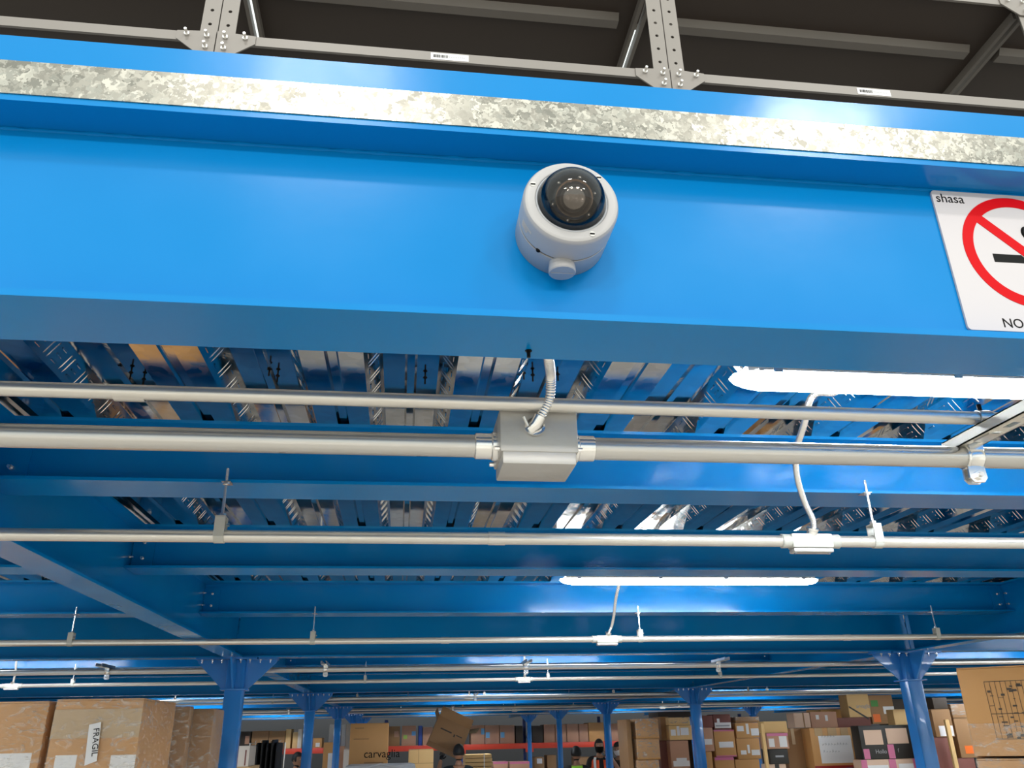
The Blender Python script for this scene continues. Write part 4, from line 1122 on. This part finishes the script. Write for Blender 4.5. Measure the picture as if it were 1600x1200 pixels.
for l, r, tp, bt, m, lab in ((511, 521, 1132, 1165, 'paper', 'pale grey upright sheet left of the third blue column'), (531, 537, 1132, 1165, 'paper', 'pale grey upright sheet right of the third blue column'),
                             (538, 545, 1132, 1166, 'carton_white', 'white upright board beside the large lettered carton')):
    px(lab, l, r, tp, 1250, Y, .06, zmin=0, mat=m, name='upright_board', cat='board')
px('tan upright carton with a white label left of the third blue column', 503, 519, 1160, 1250, Y - .5, .4, zmin=0, mat='kraft', labels=[(.5, .66, .95, .90, 'paper', 'shipping_label')])
px('narrow pinkish carton between the third column and the lettered carton', 529, 535, 1166, 1250, Y - .5, .4, zmin=0, mat='kraft_pink')
px('narrow white carton beside the lower left of the lettered carton', 535, 544, 1171, 1250, Y - .9, .3, zmin=0, mat='carton_white')

# --- red pallet racking at the back with its cartons
YK = 26.6
zt = zat(870, 1160, YK); RH = .15
XS = [at(q, 1165, YK).x for q in (240, 357, 480, 602, 721, 827, 949, 1064, 1180)]
t = thing('pallet_rack', 'long red pallet racking across the back of the mezzanine', 'rack', (0, YK + .5, 0))
for x in XS:
    for yy in (YK, YK + 1.0): MB().box(x - .045, x + .045, yy - .035, yy + .035, 0, 2.40).build('upright', 'rack_blue', t, False)
    for zz in (.4, 1.2, 2.0): MB().tube([(x, YK + .03, zz - .35), (x, YK + .97, zz)], .014, 6).build('brace', 'rack_blue', t)
for i, (a, b) in enumerate(zip(XS, XS[1:])):
    for yy in (YK - .04, YK + 1.0): MB().cbox(a + .05, b - .05, yy, yy + .045, zt - RH, zt, .006).build('beam', 'rack_red', t)
    for x, s in ((a + .045, 1), (b - .045, -1)): MB().box(x, x + s * .08, YK - .048, YK - .040, zt - RH - .10, zt + .01).build('beam_connector', 'rack_red', t, False)
    MB().box(a + .05, b - .05, YK, YK + 1.0, zt - .022, zt - .001).build('rack_deck', 'wood', t, False)
def rackbox(l, r, tp, lab, mat='kraft_pink', labels=(), bt=None, wrap=False):
    m = 1145
    a, b = at(l, m, YK + .02), at(r, m, YK + .02); z1 = zat((l + r) / 2, tp, YK + .02)
    carton(lab, a.x, b.x, YK + .02, .7, zt + .001, z1, mat, labels=labels)
rackbox(376, 392, 1143, 'dark brown carton on the racking just right of the nearest left column', 'brown_black', [(.5, .3, .9, .75, 'kraft_pink', 'label')])
rackbox(394, 420, 1142, 'brown carton on the racking, left of a pair behind the garment bags', 'kraft_dark')
rackbox(421, 446, 1142, 'brown carton on the racking, right of a pair behind the garment bags', 'kraft_dark')
rackbox(447, 455, 1139, 'narrow upright tan carton on the racking beside the second column', 'kraft_pale')
rackbox(458, 466, 1144, 'small yellow carton on the racking left of the second column', 'kraft_pale')
rackbox(466, 472, 1139, 'narrow white carton on the racking left of the second column', 'carton_white')
rackbox(488, 504, 1153, 'tan carton on the racking right of the second column', 'kraft', [(.4, .1, .8, .5, 'paper', 'label')])
rackbox(607, 625, 1135, 'brown carton with a pale label on the racking, right of the lettered carton', 'kraft_dark', [(.5, .45, .9, .75, 'kraft_pink', 'label')])
rackbox(628, 650, 1134, 'brown carton with lime and blue stickers on the racking', 'kraft_pink', [(.12, .34, .38, .54, 'lime_sticker', 'lime_sticker'), (.70, .5, .98, .72, 'blue_sticker', 'blue_sticker')])
rackbox(654, 660, 1134, 'narrow deep-blue roll on the racking left of the raised carton', 'rack_blue')
rackbox(661, 676, 1136, 'brown carton on the racking behind the raised carton', 'kraft_pink')
rackbox(736, 757, 1133, 'brown carton with one blue sticker on the racking, right of the raised carton', 'kraft_pink', [(.75, .5, 1, .82, 'blue_sticker', 'blue_sticker')])
rackbox(758, 780, 1133, 'brown carton with one blue sticker at its left corner, centre of the racking', 'kraft_pink', [(.05, .32, .32, .62, 'blue_sticker', 'blue_sticker')])
rackbox(781, 804, 1133, 'brown carton with one blue sticker, right of three on the racking', 'kraft_pink', [(.05, .32, .32, .62, 'blue_sticker', 'blue_sticker')])
for l, r, tp, m, lab in ((806, 817, 1134, 'brown_black', 'black bundle on the racking left of the slimmest column'), (832, 848, 1134, 'brown_black', 'black bundle on the racking right of the slimmest column'),
                         (850, 867, 1132, 'kraft_pink', 'first brown carton in the long row right of the slim columns'), (868, 885, 1132, 'kraft_pink', 'second brown carton in the long row right of the slim columns'),
                         (886, 904, 1131, 'kraft_pink', 'third brown carton in the long row right of the slim columns'), (905, 919, 1131, 'kraft_pink', 'fourth brown carton in the long row right of the slim columns'),
                         (920, 945, 1129, 'kraft', 'larger tan carton in the long row just left of the column before the orange vest'),
                         (954, 966, 1131, 'kraft_pink', 'brown carton in the long row right of the column before the orange vest'), (967, 974, 1130, 'kraft_pale', 'narrow yellow carton near the right end of the long row'),
                         (975, 984, 1132, 'kraft_dark', 'dark carton at the right end of the long row')):
    rackbox(l, r, tp, lab, m)
for i, (l, r) in enumerate(((836, 851), (856, 870), (900, 925))):
    px('dim brown carton low under the red rack beam, {} of three'.format(ORD[i]), l, r, 1183 - i % 2 * 3, 1250, YK + .1, .6, zmin=0, mat='kraft_dark', labels=[(.25, .86, .8, .97, 'paper', 'label')] if i == 0 else [])

# ================================================================== people
def skin_obj(name, mat, parent, verts, edges, radii, root=0, sub=2):
    me = bpy.data.meshes.new(name); me.from_pydata([tuple(v) for v in verts], edges, []); me.update()
    me.materials.append(MATS[mat])
    o = bpy.data.objects.new(name, me); link(o, parent)
    sk = o.modifiers.new('skin', 'SKIN'); sk.use_smooth_shade = True
    if not me.skin_vertices: me.skin_vertices.new()
    for i, r in enumerate(radii):
        s = me.skin_vertices[0].data[i]; s.radius = r if isinstance(r, tuple) else (r, r); s.use_root = (i == root)
    sb = o.modifiers.new('subdivision', 'SUBSURF'); sb.levels = sub; sb.render_levels = sub
    return o
def head_shape(s, hair=0.):
    """a head 0.23 s tall looking along -y, its chin at z = -0.115 s"""
    mb = MB(); nu, nv = 28, 20; vs = []
    for j in range(nv + 1):
        b = -math.pi / 2 + math.pi * j / nv
        for i in range(nu):
            a = 2 * math.pi * i / nu
            x, y, z = math.cos(b) * math.cos(a), math.cos(b) * math.sin(a), math.sin(b)
            X, Y, Z = x * .076, y * .096, z * .116
            if z < 0: X *= 1 - .30 * z * z; Y = Y * (1 - .18 * z * z) - .010 * z * z
            if y < 0 and not hair:
                f = max(0, -y)
                Y -= .024 * math.exp(-((x / .16) ** 2 + ((z + .12) / .16) ** 2)) * f          # nose
                Y -= .006 * math.exp(-((x / .34) ** 2 + ((z + .48) / .10) ** 2)) * f          # mouth
                Y -= .008 * math.exp(-((x / .30) ** 2 + ((z + .82) / .16) ** 2))              # chin
                for ex in (-.40, .40): Y += .010 * math.exp(-(((x - ex) / .20) ** 2 + ((z - .06) / .12) ** 2)) * f
                Y -= .005 * math.exp(-((x / .6) ** 2 + ((z - .26) / .10) ** 2)) * f          # brow
            if hair:
                k = 1.10 + hair * .4
                front = max(0, -y)
                if z < .42 and front > .25: k = .90
                if z < -.30: k = .90
                X *= k; Y *= k; Z *= 1.06 + hair * .3
            vs.append((X * s, Y * s, Z * s))
    fs = [(j * nu + i, j * nu + (i + 1) % nu, (j + 1) * nu + (i + 1) % nu, (j + 1) * nu + i) for j in range(nv) for i in range(nu)]
    return mb.add(vs, fs)
def hand(parent, wrist, direction, palm_n, mat, s=1., curl=.3, name='hand', side=1):
    """palm, four unequal fingers and a thumb leaving the side of the palm"""
    w = Vector(wrist); d = Vector(direction).normalized(); n = Vector(palm_n); n = (n - d * n.dot(d)).normalized(); e = d.cross(n) * side
    V = [w, w + d * .045 * s, w + d * .085 * s]; E = [(0, 1), (1, 2)]; Rr = [(.026 * s, .018 * s), (.034 * s, .016 * s), (.038 * s, .014 * s)]
    o = skin_obj(name, mat, parent, V, E, Rr, 0, 2)
    for q, ln in ((-.030, .062), (-.010, .074), (.010, .078), (.029, .068)):
        p0 = w + d * .075 * s + e * q * s; L = ln * s; pts = [p0]; dirn = d.copy()
        for k, f in enumerate((.5, .30, .24)):
            pts.append(pts[-1] + dirn * L * f); dirn = (dirn * math.cos(curl) + n * math.sin(curl)).normalized()
        skin_obj('finger', mat, o, pts, [(0, 1), (1, 2), (2, 3)], [.0095 * s, .0088 * s, .0080 * s, .0066 * s], 0, 1)
    p0 = w + d * .030 * s - e * .026 * s
    pts = [p0, p0 - e * .022 * s + d * .022 * s, p0 - e * .034 * s + d * .048 * s + n * .006 * s, p0 - e * .036 * s + d * .068 * s + n * .012 * s]
    skin_obj('thumb', mat, o, pts, [(0, 1), (1, 2), (2, 3)], [.013 * s, .011 * s, .010 * s, .008 * s], 0, 1)
    return o
def person(label, x, y, h, face, arms, shirt, trousers='denim', vest=None, mask=None, head_turn=0., head_tilt=0., hair_len=0., glove=None, beard=False, group=None):
    t = thing('person', label, 'person', (0, 0, 0), group)
    k = h / 1.75; M = Matrix.Translation((x, y, 0)) @ Matrix.Rotation(R(face), 4, 'Z') @ Matrix.Scale(k, 4)
    def P(*v): return M @ Vector(v)
    J = dict(pel=(0, 0, .94), sp=(0, .005, 1.10), ch=(0, .0, 1.28), up=(0, .01, 1.40), nk=(0, .015, 1.47), hd=(0, .0, 1.55))
    V = [P(*J[q]) for q in ('pel', 'sp', 'ch', 'up', 'nk', 'hd')]; E = [(0, 1), (1, 2), (2, 3), (3, 4), (4, 5)]
    Rr = [(.15 * k, .11 * k), (.135 * k, .10 * k), (.155 * k, .11 * k), (.12 * k, .085 * k), .055 * k, .05 * k]
    TV, TE, TR = list(V[:4]), [(0, 1), (1, 2), (2, 3)], [(.16 * k, .12 * k), (.148 * k, .112 * k), (.172 * k, .125 * k), (.118 * k, .088 * k)]
    hands = []
    for s, (el, wr) in zip((1, -1), arms):
        sh = (s * .185, .01, 1.405); i = len(V)
        V += [P(*sh), P(*el), P(*wr)]; E += [(3, i), (i, i + 1), (i + 1, i + 2)]; Rr += [.055 * k, .043 * k, .030 * k]
        j = len(TV); mid = Vector(sh).lerp(Vector(el), .78)
        TV += [P(*sh), P(*mid)]; TE += [(3, j), (j, j + 1)]; TR += [.070 * k, .062 * k]
        hands.append((s, P(*wr), P(*wr) - P(*el)))
    LV, LE, LR = [P(0, 0, .96)], [], [(.165 * k, .125 * k)]
    for s in (1, -1):
        i = len(V); pts = [(s * .09, 0, .90), (s * .10, -.01, .49), (s * .10, .02, .09), (s * .115, -.13, .035)]
        V += [P(*q) for q in pts]; E += [(0, i), (i, i + 1), (i + 1, i + 2), (i + 2, i + 3)]; Rr += [.082 * k, .055 * k, .040 * k, .032 * k]
        j = len(LV); LV += [P(*q) for q in pts[:3]]; LE += [(0, j), (j, j + 1), (j + 1, j + 2)]; LR += [.096 * k, .072 * k, .066 * k]
        MB().cbox(-.045 * k, .045 * k, -.17 * k, .09 * k, 0, .085 * k, .025 * k).build('shoe', 'black', t)
    body = skin_obj('body', 'skin', t, V, E, Rr, 0, 2)
    skin_obj('shirt', shirt, t, TV, TE, TR, 0, 2)
    skin_obj('trousers', trousers, t, LV, LE, LR, 0, 2)
    shoes = [c for c in KIDS[t.name] if c.name.startswith('shoe')]
    for s, o in zip((1, -1), shoes):
        o.matrix_parent_inverse = Matrix.Translation(P(s * .105, 0, 0)) @ Matrix.Rotation(R(face), 4, 'Z')
    for s, w, d in hands:
        hand(t, w, d, P(0, -1, 0) - P(0, 0, 0), glove or 'skin', k, side=s)
    HM = M @ Matrix.Translation((0, -.015, 1.635)) @ Matrix.Rotation(R(head_turn), 4, 'Z') @ Matrix.Rotation(R(head_tilt), 4, 'X')
    def on_head(mb, name, mat, par=t):
        o = mb.build(name, mat, par, angle=80); o.matrix_parent_inverse = HM if par is t else o.matrix_parent_inverse
        return o
    on_head(head_shape(1), 'head', 'skin')
    on_head(head_shape(1, .12 + hair_len), 'hair', 'hair')
    for s in (1, -1):
        on_head(MB().ball((s * .030, -.078, .008), .011, .010, .009, 10, 8), 'eye', 'eye_white')
        on_head(MB().ball((s * .030, -.0855, .008), .0050, .004, .0050, 8, 6), 'iris', 'black')
        on_head(MB().ball((s * .077, .008, -.004), .010, .018, .030, 10, 8), 'ear', 'skin')
    on_head(MB().ball((0, -.094, -.055), .024, .006, .007, 10, 6), 'mouth', 'lip')
    if mask or beard:
        mb = MB(); vs = []
        for j in range(7):
            z = -.012 - .100 * j / 6
            for i in range(13):
                a = R(180 + 180 * i / 12); sc = 1 - .28 * (j / 6) ** 2
                vs.append((.082 * sc * math.cos(a), .114 * sc * math.sin(a) * (1.10 if 2 < i < 10 else 1), z))
        fs = [(j * 13 + i, j * 13 + i + 1, (j + 1) * 13 + i + 1, (j + 1) * 13 + i) for j in range(6) for i in range(12)]
        on_head(mb.add(vs, fs), 'face_mask' if mask else 'beard', mask or 'hair')
    if vest:
        mb = MB(); vs = []; lv = [(.98, .178, .138), (1.12, .168, .130), (1.28, .190, .144), (1.40, .172, .118), (1.455, .120, .092)]
        n = 28
        for z, rx, ry in lv:
            for i in range(n):
                a = 2 * math.pi * i / n
                vs.append(tuple(P(rx * math.cos(a), ry * math.sin(a), z)))
        fs = []
        for j in range(4):
            for i in range(n):
                a = (i + .5) / n * 360
                if 262 < a < 278 and j < 2: continue                        # open front
                if j >= 2 and abs(a - 270) < (14 if j == 2 else 34): continue       # V neck
                if j in (2, 3) and (abs(a) < (20 if j == 2 else 8) or abs(a - 180) < (20 if j == 2 else 8) or a > (340 if j == 2 else 352)): continue   # arm holes
                fs.append((j * n + i, j * n + (i + 1) % n, (j + 1) * n + (i + 1) % n, (j + 1) * n + i))
        v = mb.add(vs, fs).build('safety_vest', vest, t, angle=80)
        so = v.modifiers.new('thickness', 'SOLIDIFY'); so.thickness = .006; so.offset = 1
        mb = MB()
        for z0, z1, rx, ry in ((1.05, 1.10, .178, .139),):
            vs = [tuple(P(rx * math.cos(2 * math.pi * i / n), ry * math.sin(2 * math.pi * i / n), z)) for z in (z0, z1) for i in range(n)]
            mb.add(vs, [(i, (i + 1) % n, n + (i + 1) % n, n + i) for i in range(n)])
        mb.build('reflective_band', 'reflective', v, angle=80)
        if face < 90:
            for s in (1, -1):
                mb = MB(); vs = []
                for z, xx, yy in ((1.10, .105, -.135), (1.28, .125, -.128), (1.40, .120, -.100), (1.45, .100, -.075)):
                    vs += [tuple(P(s * (xx - .022), yy - .022, z)), tuple(P(s * (xx + .022), yy - .010, z))]
                mb.add(vs, [(2 * i, 2 * i + 1, 2 * i + 3, 2 * i + 2) for i in range(3)]).build('reflective_stripe', 'reflective', v, angle=80)
    return t
down = lambda s: ((s * .235, .03, 1.13), (s * .22, -.05, .88))
def hx(pxx, Y): p = at(pxx, 1170, Y); return p.x
def hh(pxx, pyy, Y): return at(pxx, pyy, Y).z
# the man lifting the carton: seen from behind, one gloved hand up against the carton
YM = 13.5
hm_ = hh(718, 1160, YM)
carrier = person('man in a dark teal T-shirt seen from behind, lifting a large carton', hx(717, YM), YM, hm_ / 1.015, 180,
       (((.31, -.12, 1.30), (.245, -.34, 1.54)), ((-.22, -.22, 1.20), (-.04, -.40, 1.34))), 'teal_shirt', glove='black_cloth')
YB = YM + .60
c0 = at(700, 1152, YB)
t = thing('open_carton', 'large open carton held up tilted by the man in the dark T-shirt', 'box', tuple(c0))
MBOX = Matrix.Translation(c0) @ Matrix.Rotation(R(24), 4, 'Y') @ Matrix.Rotation(R(-12), 4, 'X')
def obox(x0, x1, y0, y1, z0, z1, name, mat, rot=None, piv=None):
    mb = MB().cbox(x0, x1, y0, y1, z0, z1, .002)
    m = MBOX
    if rot: m = MBOX @ Matrix.Translation(piv) @ rot @ Matrix.Translation([-q for q in piv])
    mb.v = [tuple(m @ Vector(v)) for v in mb.v]
    return mb.build(name, mat, t)
w, d, h2, th = .27, .17, .205, .006
obox(-w, w, -d, -d + th, -h2, h2, 'side_panel', 'kraft_dark'); obox(-w, w, d - th, d, -h2, h2, 'side_panel', 'kraft_dark')
obox(-w, -w + th, -d + th, d - th, -h2, h2, 'side_panel', 'kraft_dark'); obox(w - th, w, -d + th, d - th, -h2, h2, 'side_panel', 'kraft_dark')
obox(-w + th, w - th, -d + th, d - th, -h2, -h2 + th, 'bottom_panel', 'kraft_dark')
obox(-w, w, -d, -d + .004, h2, h2 + .15, 'top_flap', 'kraft_dark', Matrix.Rotation(R(22), 4, 'X'), (0, -d, h2))
obox(-w, w, d - .004, d, h2, h2 + .15, 'top_flap', 'kraft_dark', Matrix.Rotation(R(-30), 4, 'X'), (0, d, h2))
obox(-w, -w + .004, -d, d, h2, h2 + .13, 'top_flap', 'kraft_dark', Matrix.Rotation(R(-35), 4, 'Y'), (-w, 0, h2))
obox(w - .004, w, -d, d, h2, h2 + .16, 'top_flap', 'brown_black', Matrix.Rotation(R(60), 4, 'Y'), (w, 0, h2))
obox(-.17, .02, -d - .0015, -d - .0002, .03, .05, 'printed_line', 'brown_black')
obox(.10, .20, -d - .0015, -d - .0002, .03, .045, 'printed_line', 'brown_black')
obox(.06, .085, -d - .0015, -d - .0002, .0, .04, 'printed_mark', 'brown_black')
# three workers talking near the racking
YG = 14.6
person('worker in a lime safety vest seen from behind, dark hair', hx(900, YG), YG, hh(900, 1164, YG) / 1.015, 172, (down(1), down(-1)), 'black_cloth', vest='vest_lime', hair_len=.12)
YO = 16.7
person('worker in an orange safety vest with a black face mask, hand raised to the brow', hx(936, YO), YO, hh(935, 1152.5, YO) / 1.015, 0, (((.33, -.10, 1.22), (.13, -.19, 1.50)), down(-1)), 'black_cloth', vest='vest_orange', mask='black')
YT = 16.9
person('person in a dark brown T-shirt looking down to the left, pale mask under the chin', hx(967, YT), YT, hh(966, 1157, YT) / 1.015, -38, (down(1), down(-1)), 'brown_shirt', mask='paper', head_turn=-25, head_tilt=14)
YU = 18.0
person('dark-haired person in black half hidden behind the brown T-shirt', hx(980, YU), YU, hh(980, 1165, YU) / 1.015, 180, (down(1), down(-1)), 'black_cloth')
person('person partly hidden behind the second column, side of the head showing', hx(465, 15.6), 15.6, hh(465, 1173, 15.6) / 1.015, 60, (down(1), down(-1)), 'carton_white')
